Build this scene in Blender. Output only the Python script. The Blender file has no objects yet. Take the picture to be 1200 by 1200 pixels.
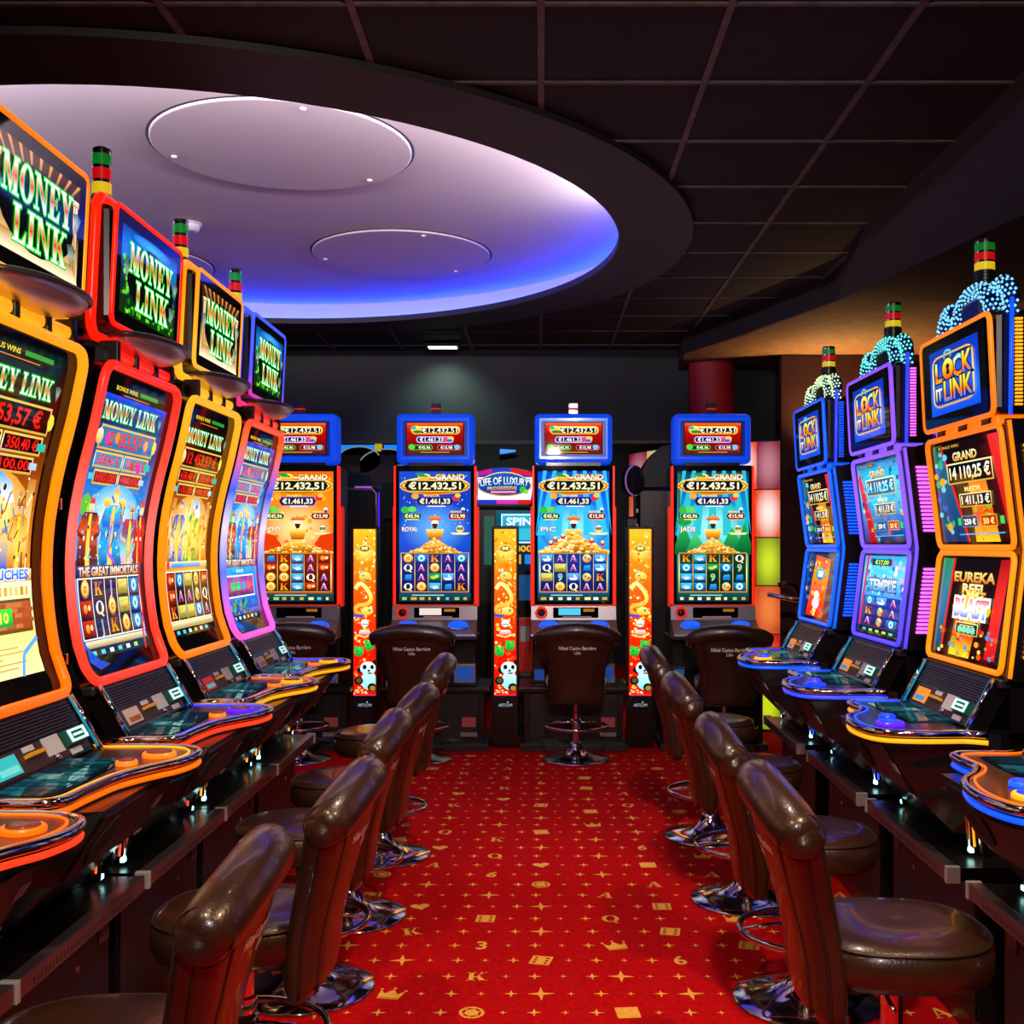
import bpy, bmesh, math, random
from mathutils import Vector, Matrix
from mathutils.geometry import tessellate_polygon

random.seed(7)
scene = bpy.context.scene
COL = scene.collection
PI = math.pi

# ------------------------------------------------------------------ camera
cam_d = bpy.data.cameras.new('camera')
cam = bpy.data.objects.new('camera', cam_d)
COL.objects.link(cam)
cam.location = (0, 0, 1.5)
cam.rotation_euler = (PI / 2, 0, 0)
cam_d.sensor_width = 36
cam_d.lens = 36 * 1311 / 1200
cam_d.shift_x = -34 / 1200
cam_d.shift_y = 38 / 1200
cam_d.clip_start = .05
scene.camera = cam

# ------------------------------------------------------------------ world, exposure
world = bpy.data.worlds.new('dim_interior')
scene.world = world
world.use_nodes = True
world.node_tree.nodes['Background'].inputs[0].default_value = (.05, .05, .06, 1)
world.node_tree.nodes['Background'].inputs[1].default_value = .35
vs = scene.view_settings
vs.view_transform = 'Standard'
vs.look = 'None'
vs.exposure = 0
vs.gamma = 1
vs.use_curve_mapping = False
scene.cycles.use_denoising = True
scene.cycles.max_bounces = 6
scene.cycles.diffuse_bounces = 3
scene.cycles.glossy_bounces = 4
scene.cycles.sample_clamp_indirect = 4
scene.cycles.caustics_reflective = False
scene.cycles.caustics_refractive = False


def lin(c):
    if isinstance(c, str):
        c = [int(c[i:i + 2], 16) / 255 for i in (0, 2, 4)]
    return tuple((x / 12.92 if x <= .04045 else ((x + .055) / 1.055) ** 2.4) for x in c)


def light(name, kind, loc, energy, color, size=.1, target=None, spot=None, blend=.6, size_y=None):
    d = bpy.data.lights.new(name, kind)
    d.energy = energy
    d.color = lin(color)
    if kind == 'AREA':
        d.size = size
        if size_y:
            d.shape = 'RECTANGLE'
            d.size_y = size_y
    else:
        d.shadow_soft_size = size
    if kind == 'SPOT':
        d.spot_size = math.radians(spot)
        d.spot_blend = blend
    o = bpy.data.objects.new(name, d)
    COL.objects.link(o)
    o.location = loc
    if target:
        o.rotation_euler = (Vector(target) - Vector(loc)).to_track_quat('-Z', 'Y').to_euler()
    return o


# unseen spots of the aisle: three ceiling downlights, then two added as fill
LAMPS = [((.25, 3.05, 3.17), 150, 'ffe4cc', (.15, 3.7, 0), 84),
         ((-.75, 1.2, 3.17), 170, 'ffd9b0', (-.6, 2.2, .3), 100),
         ((1.15, 1.5, 3.17), 230, 'ffcc94', (.85, 2.6, .4), 100),
         ((.2, -.9, 2.9), 230, 'fff0e4', (.1, 4.0, 1.0), 100),  # added fill from behind the camera, below the ceiling
         ((.4, 2.7, 3.17), 330, 'fff0e8', (.2, 7.4, .5), 58)]  # added spot to brighten the back row chairs
for i, (p, e, c, t, a) in enumerate(LAMPS):
    light('unseen_aisle_spot', 'SPOT', p, e, c, .07, t, a, .8)

# ------------------------------------------------------------------ materials
MATS = {}


def principled(name):
    m = bpy.data.materials.new(name)
    m.use_nodes = True
    return m, m.node_tree, m.node_tree.nodes['Principled BSDF']


def mat(name, color='808080', rough=.5, metal=0., emit=None, strength=1., noise=0., nscale=20., bump=0., bscale=80., coat=0., spec=.5):
    if name in MATS:
        return MATS[name]
    m, nt, b = principled(name)
    c = lin(color)
    b.inputs['Base Color'].default_value = (*c, 1)
    b.inputs['Roughness'].default_value = rough
    b.inputs['Metallic'].default_value = metal
    b.inputs['Coat Weight'].default_value = coat
    b.inputs['Coat Roughness'].default_value = .08
    b.inputs['Specular IOR Level'].default_value = spec
    if emit:
        b.inputs['Emission Color'].default_value = (*lin(emit), 1)
        b.inputs['Emission Strength'].default_value = strength
    if noise or bump:
        tc = nt.nodes.new('ShaderNodeTexCoord')
    if noise:
        n = nt.nodes.new('ShaderNodeTexNoise')
        n.inputs['Scale'].default_value = nscale
        n.inputs['Detail'].default_value = 4
        r = nt.nodes.new('ShaderNodeValToRGB')
        r.color_ramp.elements[0].position = .3
        r.color_ramp.elements[1].position = .7
        r.color_ramp.elements[0].color = (*[x * (1 - noise) for x in c], 1)
        r.color_ramp.elements[1].color = (*[min(1, x * (1 + noise)) for x in c], 1)
        nt.links.new(tc.outputs['Object'], n.inputs['Vector'])
        nt.links.new(n.outputs['Fac'], r.inputs['Fac'])
        nt.links.new(r.outputs['Color'], b.inputs['Base Color'])
    if bump:
        n2 = nt.nodes.new('ShaderNodeTexNoise')
        n2.inputs['Scale'].default_value = bscale
        n2.inputs['Detail'].default_value = 3
        bp = nt.nodes.new('ShaderNodeBump')
        bp.inputs['Strength'].default_value = bump
        bp.inputs['Distance'].default_value = .004
        nt.links.new(tc.outputs['Object'], n2.inputs['Vector'])
        nt.links.new(n2.outputs['Fac'], bp.inputs['Height'])
        nt.links.new(bp.outputs['Normal'], b.inputs['Normal'])
    MATS[name] = m
    return m


def neon(name, stops, strength=1.3, z0=0., z1=1.5, rough=.25):
    """LED light guide whose colour runs along the height of the machine"""
    if name in MATS:
        return MATS[name]
    m, nt, b = principled(name)
    tc = nt.nodes.new('ShaderNodeTexCoord')
    sp = nt.nodes.new('ShaderNodeSeparateXYZ')
    mr = nt.nodes.new('ShaderNodeMapRange')
    mr.inputs['From Min'].default_value = z0
    mr.inputs['From Max'].default_value = z1
    r = nt.nodes.new('ShaderNodeValToRGB')
    els = r.color_ramp.elements
    while len(els) < len(stops):
        els.new(.5)
    for e, (p, c) in zip(els, stops):
        e.position = p
        e.color = (*lin(c), 1)
    nt.links.new(tc.outputs['Object'], sp.inputs[0])
    nt.links.new(sp.outputs['Z'], mr.inputs['Value'])
    nt.links.new(mr.outputs['Result'], r.inputs['Fac'])
    nt.links.new(r.outputs['Color'], b.inputs['Emission Color'])
    nt.links.new(r.outputs['Color'], b.inputs['Base Color'])
    b.inputs['Emission Strength'].default_value = strength
    b.inputs['Roughness'].default_value = rough
    MATS[name] = m
    return m


def art_material(name, strength):
    if name in MATS:
        return MATS[name]
    m, nt, b = principled(name)
    a = nt.nodes.new('ShaderNodeAttribute')
    a.attribute_name = 'Col'
    nt.links.new(a.outputs['Color'], b.inputs['Emission Color'])
    b.inputs['Base Color'].default_value = (.002, .002, .002, 1)
    b.inputs['Specular IOR Level'].default_value = .12
    b.inputs['Roughness'].default_value = .04
    b.inputs['Emission Strength'].default_value = strength
    MATS[name] = m
    return m


black = mat('black_plastic', '0c0b0c', .28, coat=.3)
blackm = mat('black_matte', '0e0d0d', .55, noise=.3, nscale=8)
blackg = mat('black_glass', '040405', .05, spec=.15)
dark = mat('dark_grey', '1c1b1d', .4)
chrome = mat('chrome', 'd8dade', .09, 1.)
alu = mat('brushed_aluminium', 'a9a6a8', .28, 1., noise=.12, nscale=60)
silver = mat('silver_plastic', '9a979a', .3, .6)
brownpanel = mat('brown_panel', '3a2426', .5)
leather = mat('brown_leather', '301b12', .31, noise=.18, nscale=14, bump=.22, bscale=160, coat=.42)
leather_d = mat('brown_leather_piping', '261813', .38, bump=.2, bscale=200)
thread = mat('white_thread', 'f4f2ee', .6)
stick_w = mat('white_sticker', 'c9cedb', .5)
stick_r = mat('red_sticker', 'b04848', .5)


# ------------------------------------------------------------------ mesh builder
class MB:
    def __init__(s):
        s.v = []
        s.f = []
        s.sm = []

    def add(s, vs, fs, smooth=False):
        k = len(s.v)
        s.v += [tuple(p) for p in vs]
        for f in fs:
            s.f.append([i + k for i in f])
            s.sm.append(smooth)
        return s

    def box(s, x0, x1, y0, y1, z0, z1, b=0):
        if b:
            b = min(b, abs(x1 - x0) / 2.1, abs(y1 - y0) / 2.1, abs(z1 - z0) / 2.1)
            bm = bmesh.new()
            bmesh.ops.create_cube(bm, size=1)
            for v in bm.verts:
                v.co = (x0 + (v.co.x + .5) * (x1 - x0), y0 + (v.co.y + .5) * (y1 - y0), z0 + (v.co.z + .5) * (z1 - z0))
            bmesh.ops.bevel(bm, geom=bm.edges[:], offset=b, segments=2, affect='EDGES', profile=.5)
            bm.verts.index_update()
            s.add([v.co[:] for v in bm.verts], [[v.index for v in f.verts] for f in bm.faces])
            bm.free()
            return s
        return s.add([(x0, y0, z0), (x1, y0, z0), (x1, y1, z0), (x0, y1, z0), (x0, y0, z1), (x1, y0, z1), (x1, y1, z1), (x0, y1, z1)],
                     [(3, 2, 1, 0), (4, 5, 6, 7), (0, 1, 5, 4), (1, 2, 6, 5), (2, 3, 7, 6), (3, 0, 4, 7)])

    def prism(s, pts, a, b, fn):
        """polygon pts extruded from a to b; fn(p, t) gives the 3-D point"""
        n = len(pts)
        v = [fn(p, a) for p in pts] + [fn(p, b) for p in pts]
        f = [[i, (i + 1) % n, (i + 1) % n + n, i + n] for i in range(n)]
        s.add(v, f)
        tr = tessellate_polygon([[Vector((p[0], p[1], 0)) for p in pts]])
        s.add(v, [list(t)[::-1] for t in tr] + [[i + n for i in t] for t in tr])
        return s

    def tube(s, path, r, n=8, closed=False, flat=1.):
        P = [Vector(p) for p in path]
        m = len(P)
        rings = []
        up = None
        for i in range(m):
            if closed:
                t = P[(i + 1) % m] - P[i - 1]
            else:
                t = P[min(i + 1, m - 1)] - P[max(i - 1, 0)]
            if t.length < 1e-9:
                t = Vector((0, 0, 1))
            t.normalize()
            if up is None:
                up = Vector((0, 0, 1)) if abs(t.z) < .9 else Vector((0, 1, 0))
            up = (up - t * up.dot(t)).normalized()
            sd = t.cross(up)
            rr = r[i] if isinstance(r, (list, tuple)) else r
            rings.append([P[i] + (up * math.cos(a) * rr * flat + sd * math.sin(a) * rr) for a in [2 * PI * k / n for k in range(n)]])
        v = [p for g in rings for p in g]
        f = []
        for i in range(m if closed else m - 1):
            j = (i + 1) % m
            for k in range(n):
                f.append([i * n + k, i * n + (k + 1) % n, j * n + (k + 1) % n, j * n + k])
        if not closed:
            f.append(list(range(n))[::-1])
            f.append([(m - 1) * n + k for k in range(n)])
        return s.add(v, f, True)

    def lathe(s, prof, n=24, c=(0, 0, 0), axis='z', sx=1., sy=1.):
        v = []
        for r, h in prof:
            for k in range(n):
                a = 2 * PI * k / n
                x, y = r * math.cos(a) * sx, r * math.sin(a) * sy
                if axis == 'z':
                    p = (x, y, h)
                elif axis == 'y':
                    p = (x, h, y)
                else:
                    p = (h, x, y)
                v.append((p[0] + c[0], p[1] + c[1], p[2] + c[2]))
        f = []
        for i in range(len(prof) - 1):
            for k in range(n):
                f.append([i * n + k, i * n + (k + 1) % n, (i + 1) * n + (k + 1) % n, (i + 1) * n + k])
        f.append(list(range(n))[::-1])
        f.append([(len(prof) - 1) * n + k for k in range(n)])
        return s.add(v, f, True)

    def grid(s, nu, nv, fn, closed_u=False, smooth=True):
        v = [fn(i / (nu if closed_u else nu - 1), j / (nv - 1)) for j in range(nv) for i in range(nu)]
        f = []
        for j in range(nv - 1):
            for i in range(nu if closed_u else nu - 1):
                k = (i + 1) % nu
                f.append([j * nu + i, j * nu + k, (j + 1) * nu + k, (j + 1) * nu + i])
        return s.add(v, f, smooth)

    def move(s, d):
        s.v = [(p[0] + d[0], p[1] + d[1], p[2] + d[2]) for p in s.v]
        return s

    def xf(s, M):
        s.v = [tuple(M @ Vector(p)) for p in s.v]
        return s


def mesh_obj(name, mb, material, parent=None, recalc=True, autosm=None):
    me = bpy.data.meshes.new(name)
    me.from_pydata(mb.v, [], mb.f)
    me.polygons.foreach_set('use_smooth', mb.sm)
    if recalc:
        bm = bmesh.new()
        bm.from_mesh(me)
        bmesh.ops.recalc_face_normals(bm, faces=bm.faces[:])
        if autosm:
            for e in bm.edges:
                if len(e.link_faces) == 2 and e.calc_face_angle(0) > autosm:
                    e.smooth = False
        bm.to_mesh(me)
        bm.free()
    if material:
        me.materials.append(material)
    o = bpy.data.objects.new(name, me)
    COL.objects.link(o)
    if parent:
        o.parent = parent
    return o


def tag(o, label=None, cat=None, group=None, kind=None):
    if label:
        o['label'] = label
    if cat:
        o['category'] = cat
    if group:
        o['group'] = group
    if kind:
        o['kind'] = kind
    return o


def thing(name, label, cat, loc=(0, 0, 0), rz=0., group=None):
    o = bpy.data.objects.new(name, None)
    o.empty_display_size = .1
    COL.objects.link(o)
    o.location = loc
    o.rotation_euler = (0, 0, rz)
    return tag(o, label, cat, group)


def rr_path(x0, x1, z0, z1, r, seg=5, step=.06):
    """rounded rectangle, long sides subdivided"""
    out = []
    cs = [(x1 - r, z0 + r, -PI / 2), (x1 - r, z1 - r, 0), (x0 + r, z1 - r, PI / 2), (x0 + r, z0 + r, PI)]
    for cx, cz, a in cs:
        for k in range(seg + 1):
            t = a + PI / 2 * k / seg
            out.append((cx + r * math.cos(t), cz + r * math.sin(t)))
    res = []
    for i, p in enumerate(out):
        q = out[(i + 1) % len(out)]
        d = math.dist(p, q)
        k = max(1, int(d / step))
        for j in range(k):
            res.append((p[0] + (q[0] - p[0]) * j / k, p[1] + (q[1] - p[1]) * j / k))
    return res


def interp(tab, z):
    """smooth interpolation in a table of (z, value)"""
    if z <= tab[0][0]:
        return tab[0][1]
    if z >= tab[-1][0]:
        return tab[-1][1]
    for i in range(len(tab) - 1):
        if tab[i][0] <= z <= tab[i + 1][0]:
            p0 = tab[max(i - 1, 0)]
            p1, p2 = tab[i], tab[i + 1]
            p3 = tab[min(i + 2, len(tab) - 1)]
            t = (z - p1[0]) / (p2[0] - p1[0])
            d = p2[0] - p1[0]
            m1 = (p2[1] - p0[1]) / max(1e-6, p2[0] - p0[0]) * d
            m2 = (p3[1] - p1[1]) / max(1e-6, p3[0] - p1[0]) * d
            return (2 * t ** 3 - 3 * t * t + 1) * p1[1] + (t ** 3 - 2 * t * t + t) * m1 + (-2 * t ** 3 + 3 * t * t) * p2[1] + (t ** 3 - t * t) * m2


# ------------------------------------------------------------------ flat print: text and screen pictures
GLY = {}


def glyphs(s, off=0.):
    k = (s, off)
    if k not in GLY:
        c = bpy.data.curves.new('t', 'FONT')
        c.body = s
        c.dimensions = '2D'
        c.resolution_u = 2
        c.offset = off
        o = bpy.data.objects.new('t', c)
        m = o.to_mesh()
        m.calc_loop_triangles()
        V = [(v.co.x / .682, v.co.y / .682) for v in m.vertices]
        T = [[V[i] for i in t.vertices] for t in m.loop_triangles]
        xs = [v[0] for v in V] or [0, 1]
        GLY[k] = (T, min(xs), max(xs))
        o.to_mesh_clear()
        bpy.data.objects.remove(o)
        bpy.data.curves.remove(c)
    return GLY[k]


def ell_pts(cx, cy, rx, ry, n=20):
    return [(cx + rx * math.cos(2 * PI * k / n), cy + ry * math.sin(2 * PI * k / n)) for k in range(n)]


def ringpolys(cx, cy, rx, ry, ix, iy, n=16):
    o, i = ell_pts(cx, cy, rx, ry, n), ell_pts(cx, cy, ix, iy, n)
    return [[o[k], o[(k + 1) % n], i[(k + 1) % n], i[k]] for k in range(n)]


def R(x0, y0, x1, y1):
    return [(x0, y0), (x1, y0), (x1, y1), (x0, y1)]


SERIF = {
    'M': (1.15, [R(0, 0, .34, .06), R(.14, 0, .2, 1), R(0, .94, .3, 1), [(.1, 1), (.36, 1), (.64, .12), (.56, 0)], [(.52, .1), (.58, 0), (.96, 1), (.84, 1)], R(.8, 0, 1.02, 1), R(.7, 0, 1.15, .06), R(.84, .94, 1.15, 1)]),
    'O': (1.0, ringpolys(.5, .5, .5, .52, .25, .45)),
    'N': (1.05, [R(.14, 0, .22, 1), R(0, 0, .36, .06), R(0, .94, .34, 1), [(.1, 1), (.36, 1), (.92, 0), (.78, -.02)], R(.82, 0, .9, 1), R(.68, .94, 1.05, 1)]),
    'E': (.85, [R(.12, 0, .36, 1), R(0, 0, .8, .07), R(0, .93, .78, 1), R(.3, .47, .62, .54), [(.62, .07), (.8, .07), (.84, .32)], [(.62, .93), (.78, .93), (.78, .7)], [(.54, .5), (.62, .36), (.62, .66)]]),
    'Y': (1.0, [[(.06, 1), (.34, 1), (.62, .45), (.38, .42)], [(.78, 1), (.88, 1), (.6, .42), (.54, .46)], R(.38, 0, .62, .5), R(.26, 0, .74, .06), R(0, .94, .42, 1), R(.66, .94, 1, 1)]),
    'L': (.85, [R(.12, 0, .36, 1), R(0, 0, .8, .07), R(0, .93, .48, 1), [(.6, .07), (.8, .07), (.84, .36)]]),
    'I': (.5, [R(.13, 0, .37, 1), R(0, 0, .5, .06), R(0, .94, .5, 1)]),
    'K': (1.05, [R(.12, 0, .36, 1), R(0, 0, .48, .06), R(0, .94, .48, 1), [(.34, .4), (.42, .36), (.9, 1), (.8, 1)], [(.44, .56), (.58, .66), (1.0, 0), (.7, 0)], R(.62, 0, 1.05, .06), R(.68, .94, 1.02, 1)]),
    'A': (1.05, [[(.44, 1), (.54, 1), (.2, 0), (.1, 0)], [(.42, 1), (.6, 1), (.96, 0), (.7, 0)], R(.24, .3, .76, .37), R(0, 0, .34, .06), R(.6, 0, 1.05, .06)]),
    'Q': (1.0, ringpolys(.5, .5, .5, .52, .25, .45) + [[(.44, .16), (.58, .2), (.98, -.16), (.8, -.2)]]),
    ' ': (.35, []),
}


def serif(s, gap=.07):
    x = 0
    out = []
    for ch in s:
        w, ps = SERIF[ch]
        out += [[(px + x, py) for px, py in p] for p in ps]
        x += w + gap
    return out, x - gap


class Art:
    """a flat printed / lit picture in u,v in 0..1 (v up); aspect = width / height"""

    def __init__(s, aspect):
        s.a = aspect
        s.t = []      # (tri, colours, layer)
        s.k = 0

    def col(s, c, box):
        if callable(c):
            return c
        if isinstance(c, (list, tuple)) and not isinstance(c[0], (int, float)):
            st = [(i / (len(c) - 1), x) for i, x in enumerate(c)] if isinstance(c[0], str) else c
            st = [(p, lin(x)) for p, x in st]
            v0, v1 = box

            def g(u, v):
                t = (v - v0) / max(1e-6, v1 - v0)
                if t <= st[0][0]:
                    return st[0][1]
                for i in range(len(st) - 1):
                    if t <= st[i + 1][0]:
                        w = (t - st[i][0]) / max(1e-6, st[i + 1][0] - st[i][0])
                        return tuple(a + (b - a) * w for a, b in zip(st[i][1], st[i + 1][1]))
                return st[-1][1]
            return g
        L = lin(c)
        return lambda u, v: L

    def tris(s, T, c, step=True):
        if not T:
            return
        vs_ = [p[1] for t in T for p in t]
        v0, v1 = min(vs_), max(vs_)
        grad = not isinstance(c, str)
        f = s.col(c, (v0, v1))
        if grad and step:
            n = 6
            for k in range(1, n):
                T = split(T, v0 + (v1 - v0) * k / n)
        for t in T:
            s.t.append((t, [f(*p) for p in t], s.k))
        if step:
            s.k += 1

    def poly(s, pts, c):
        if len(pts) == 3:
            T = [list(pts)]
        else:
            T = [[pts[i] for i in t] for t in tessellate_polygon([[Vector((p[0] * s.a, p[1], 0)) for p in pts]])]
        s.tris(T, c)

    def polys(s, L, c):
        T = []
        for pts in L:
            T += [[pts[i] for i in t] for t in tessellate_polygon([[Vector((p[0] * s.a, p[1], 0)) for p in pts]])]
        s.tris(T, c)

    def rect(s, u0, v0, u1, v1, c):
        s.poly([(u0, v0), (u1, v0), (u1, v1), (u0, v1)], c)

    def rrect(s, u0, v0, u1, v1, r, c):
        ru = r / s.a
        p = []
        for cu, cv, a in ((u1 - ru, v0 + r, -PI / 2), (u1 - ru, v1 - r, 0), (u0 + ru, v1 - r, PI / 2), (u0 + ru, v0 + r, PI)):
            for k in range(5):
                t = a + PI / 2 * k / 4
                p.append((cu + ru * math.cos(t), cv + r * math.sin(t)))
        s.poly(p, c)

    def frame(s, u0, v0, u1, v1, w, c, inner=None, r=0):
        wu = w / s.a
        if r:
            s.rrect(u0, v0, u1, v1, r, c)
            if inner:
                s.rrect(u0 + wu, v0 + w, u1 - wu, v1 - w, max(.001, r - w), inner)
        else:
            s.rect(u0, v0, u1, v1, c)
            if inner:
                s.rect(u0 + wu, v0 + w, u1 - wu, v1 - w, inner)

    def ell(s, cu, cv, ru, rv, c, n=16):
        s.poly(ell_pts(cu, cv, ru, rv, n), c)

    def circ(s, cu, cv, rv, c, n=16):
        s.ell(cu, cv, rv / s.a, rv, c, n)

    def ring(s, cu, cv, rv, w, c, n=18):
        s.polys(ringpolys(cu, cv, rv / s.a, rv, (rv - w) / s.a, rv - w, n), c)

    def glow(s, cu, cv, ru, rv, c0, c1, n=18):
        a, b = lin(c0), lin(c1)
        P = ell_pts(cu, cv, ru, rv, n)
        for i in range(n):
            s.t.append(([(cu, cv), P[i], P[(i + 1) % n]], [a, b, b], s.k))
        s.k += 1

    def star(s, cu, cv, ro, ri, n, c, rot=0.):
        p = []
        for k in range(2 * n):
            r = ro if k % 2 == 0 else ri
            t = rot + PI / 2 + PI * k / n
            p.append((cu + r * math.cos(t) / s.a, cv + r * math.sin(t)))
        s.poly(p, c)

    def line(s, pts, w, c):
        L = []
        for (x0, y0), (x1, y1) in zip(pts[:-1], pts[1:]):
            dx, dy = (x1 - x0) * s.a, y1 - y0
            l = math.hypot(dx, dy) or 1
            nx, ny = -dy / l * w / 2 / s.a, dx / l * w / 2
            L.append([(x0 + nx, y0 + ny), (x1 + nx, y1 + ny), (x1 - nx, y1 - ny), (x0 - nx, y0 - ny)])
        s.polys(L, c)

    def text(s, t, cu, cv, h, c, w=None, off=0., out=None, outw=.05, skew=0.):
        if out:
            s.text(t, cu, cv, h, out, w, off + outw, None)
        T, x0, x1 = glyphs(t, off)
        _, a0, a1 = glyphs(t, 0.)
        k = h / s.a
        if w:
            k = w / max(1e-6, a1 - a0)
        m = (a0 + a1) / 2
        s.tris([[(cu + (x - m) * k, cv + (y - .5) * h) for x, y in tr] for tr in T], c)

    def serif(s, t, cu, cv, h, w, c, out=None, ow=.02):
        P, W = serif(t)
        k = w / W
        q = [[(cu + (x - W / 2) * k, cv + (y - .5) * h) for x, y in p] for p in P]
        if out:
            L = []
            for p in q:
                for i in range(len(p)):
                    a, b = p[i], p[(i + 1) % len(p)]
                    dx, dy = (b[0] - a[0]) * s.a, b[1] - a[1]
                    l = math.hypot(dx, dy)
                    if l < 1e-6:
                        continue
                    ex, ey = dx / l * ow * .6, dy / l * ow * .6
                    nx, ny = -dy / l * ow, dx / l * ow
                    L.append([(a[0] + (nx - ex) / s.a, a[1] + ny - ey), (b[0] + (nx + ex) / s.a, b[1] + ny + ey), (b[0] + (-nx + ex) / s.a, b[1] - ny + ey), (a[0] + (-nx - ex) / s.a, a[1] - ny - ey)])
            s.polys(L, out)
        s.polys(q, c)

    def build(s, name, fn, material, parent, cuts=0, gap=.00035):
        V, C, F = [], [], []
        T = s.t
        gap = min(gap, .005 / max(1, s.k))
        if cuts:
            for k in range(1, cuts):
                v = k / cuts
                nt_ = []
                for t, c, l in T:
                    nt_ += split_c(t, c, l, v)
                T = nt_
        for t, c, l in T:
            (x0, y0), (x1, y1), (x2, y2) = t
            if (x1 - x0) * (y2 - y0) - (x2 - x0) * (y1 - y0) < 0:
                t, c = t[::-1], c[::-1]
            k = len(V)
            for p, q in zip(t, c):
                V.append(fn(min(1, max(0, p[0])), min(1, max(0, p[1])), l * gap))
                C += [q[0], q[1], q[2], 1.]
            F.append((k, k + 1, k + 2))
        me = bpy.data.meshes.new(name)
        me.from_pydata(V, [], F)
        at = me.color_attributes.new('Col', 'FLOAT_COLOR', 'POINT')
        at.data.foreach_set('color', C)
        me.materials.append(material)
        o = bpy.data.objects.new(name, me)
        COL.objects.link(o)
        o.parent = parent
        return o


def split(T, v):
    out = []
    for t in T:
        out += [x[0] for x in split_c(t, [(0, 0, 0)] * 3, 0, v)]
    return out


def split_c(t, c, l, v):
    if all(p[1] <= v + 1e-9 for p in t) or all(p[1] >= v - 1e-9 for p in t):
        return [(t, c, l)]
    res = []
    for sgn in (1, -1):
        P, Q = [], []
        for i in range(3):
            a, b = t[i], t[(i + 1) % 3]
            ca, cb = c[i], c[(i + 1) % 3]
            ia, ib = (a[1] - v) * sgn >= 0, (b[1] - v) * sgn >= 0
            if ia:
                P.append(a)
                Q.append(ca)
            if ia != ib:
                w = (v - a[1]) / (b[1] - a[1])
                P.append((a[0] + (b[0] - a[0]) * w, v))
                Q.append(tuple(x + (y - x) * w for x, y in zip(ca, cb)))
        for k in range(1, len(P) - 1):
            res.append(([P[0], P[k], P[k + 1]], [Q[0], Q[k], Q[k + 1]], l))
    return res


def text_obj(name, s, h, material, parent, fn, width=None, bold=0.):
    T, x0, x1 = glyphs(s, bold)
    k = h if not width else width / (x1 - x0)
    m = (x0 + x1) / 2
    mb = MB()
    for t in T:
        mb.add([fn((x - m) * k, (y - .5) * h) for x, y in t], [(0, 1, 2)])
    return mesh_obj(name, mb, material, parent, recalc=False)

# ================================================================== the room
def struct(name, mb, m, parent=None, label=None):
    o = mesh_obj(name, mb, m, parent)
    if not parent:
        o['kind'] = 'structure'
    if label:
        o['label'] = label
    return o


CZ = 3.2
RC = Vector((-1.77, 6.26))
RIN, ROUT, RHOLE = 2.2, 2.6, 2.5

carpet = mat('red_carpet', 'b8040c', .95, noise=.22, nscale=45, bump=.5, bscale=220, spec=.1)
gold_print = mat('gold_carpet_print', 'eeb04a', .9, noise=.12, nscale=60, spec=.1)
fl = struct('floor', MB().box(-5, 3.6, -1.6, 14, -.1, 0), carpet, label='red carpet with a gold print of stars, letters, dice and hearts')

# gold print of the carpet
pm = MB()


def motif(polys, x, y, sx, sy=None, rot=0.):
    sy = sy or sx
    ca, sa = math.cos(rot), math.sin(rot)
    for p in polys:
        q = [(px * sx, py * sy) for px, py in p]
        q = [(x + a * ca - b * sa, y + a * sa + b * ca) for a, b in q]
        T = tessellate_polygon([[Vector((a, b, 0)) for a, b in q]])
        pm.add([(a, b, .0012) for a, b in q], [list(t) for t in T])


def starp(ri=.28, n=4):
    return [[((1 if k % 2 == 0 else ri) * math.sin(PI * k / n), (1 if k % 2 == 0 else ri) * math.cos(PI * k / n)) for k in range(2 * n)]]


def serif_c(ch):
    P, W = serif(ch)
    return [[((a - W / 2), (b - .5)) for a, b in p] for p in P]


def font_c(ch):
    T, a, b = glyphs(ch, .02)
    m = (a + b) / 2
    return [[(x - m, y - .5) for x, y in t] for t in T]


HEART = [[(16 * math.sin(t) ** 3 / 30, (13 * math.cos(t) - 5 * math.cos(2 * t) - 2 * math.cos(3 * t) - math.cos(4 * t)) / 30) for t in [2 * PI * k / 22 for k in range(22)]]]
CROWN = [[(-.5, -.4), (.5, -.4), (.56, .3), (.28, 0), (0, .45), (-.28, 0), (-.56, .3)], [(-.5, -.52), (.5, -.52), (.5, -.45), (-.5, -.45)]] + [ell_pts(a, b, .08, .08, 8) for a, b in ((-.56, .38), (0, .55), (.56, .38))]
CHIP = ringpolys(0, 0, .55, .55, .42, .42, 16) + [ell_pts(0, 0, .3, .3, 14)] + [[(.3 * math.cos(a - .12), .3 * math.sin(a - .12)), (.45 * math.cos(a - .12), .45 * math.sin(a - .12)), (.45 * math.cos(a + .12), .45 * math.sin(a + .12)), (.3 * math.cos(a + .12), .3 * math.sin(a + .12))] for a in [PI / 3 * k for k in range(6)]]


def dice_polys():
    out = []
    g = [-.5, -.36, -.2, -.08, .08, .2, .36, .5]
    for i in range(7):
        for j in range(7):
            if i in (1, 5) and j in (1, 3, 5):
                continue
            out.append(R(g[i], g[j], g[i + 1], g[j + 1]))
    return out


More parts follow.
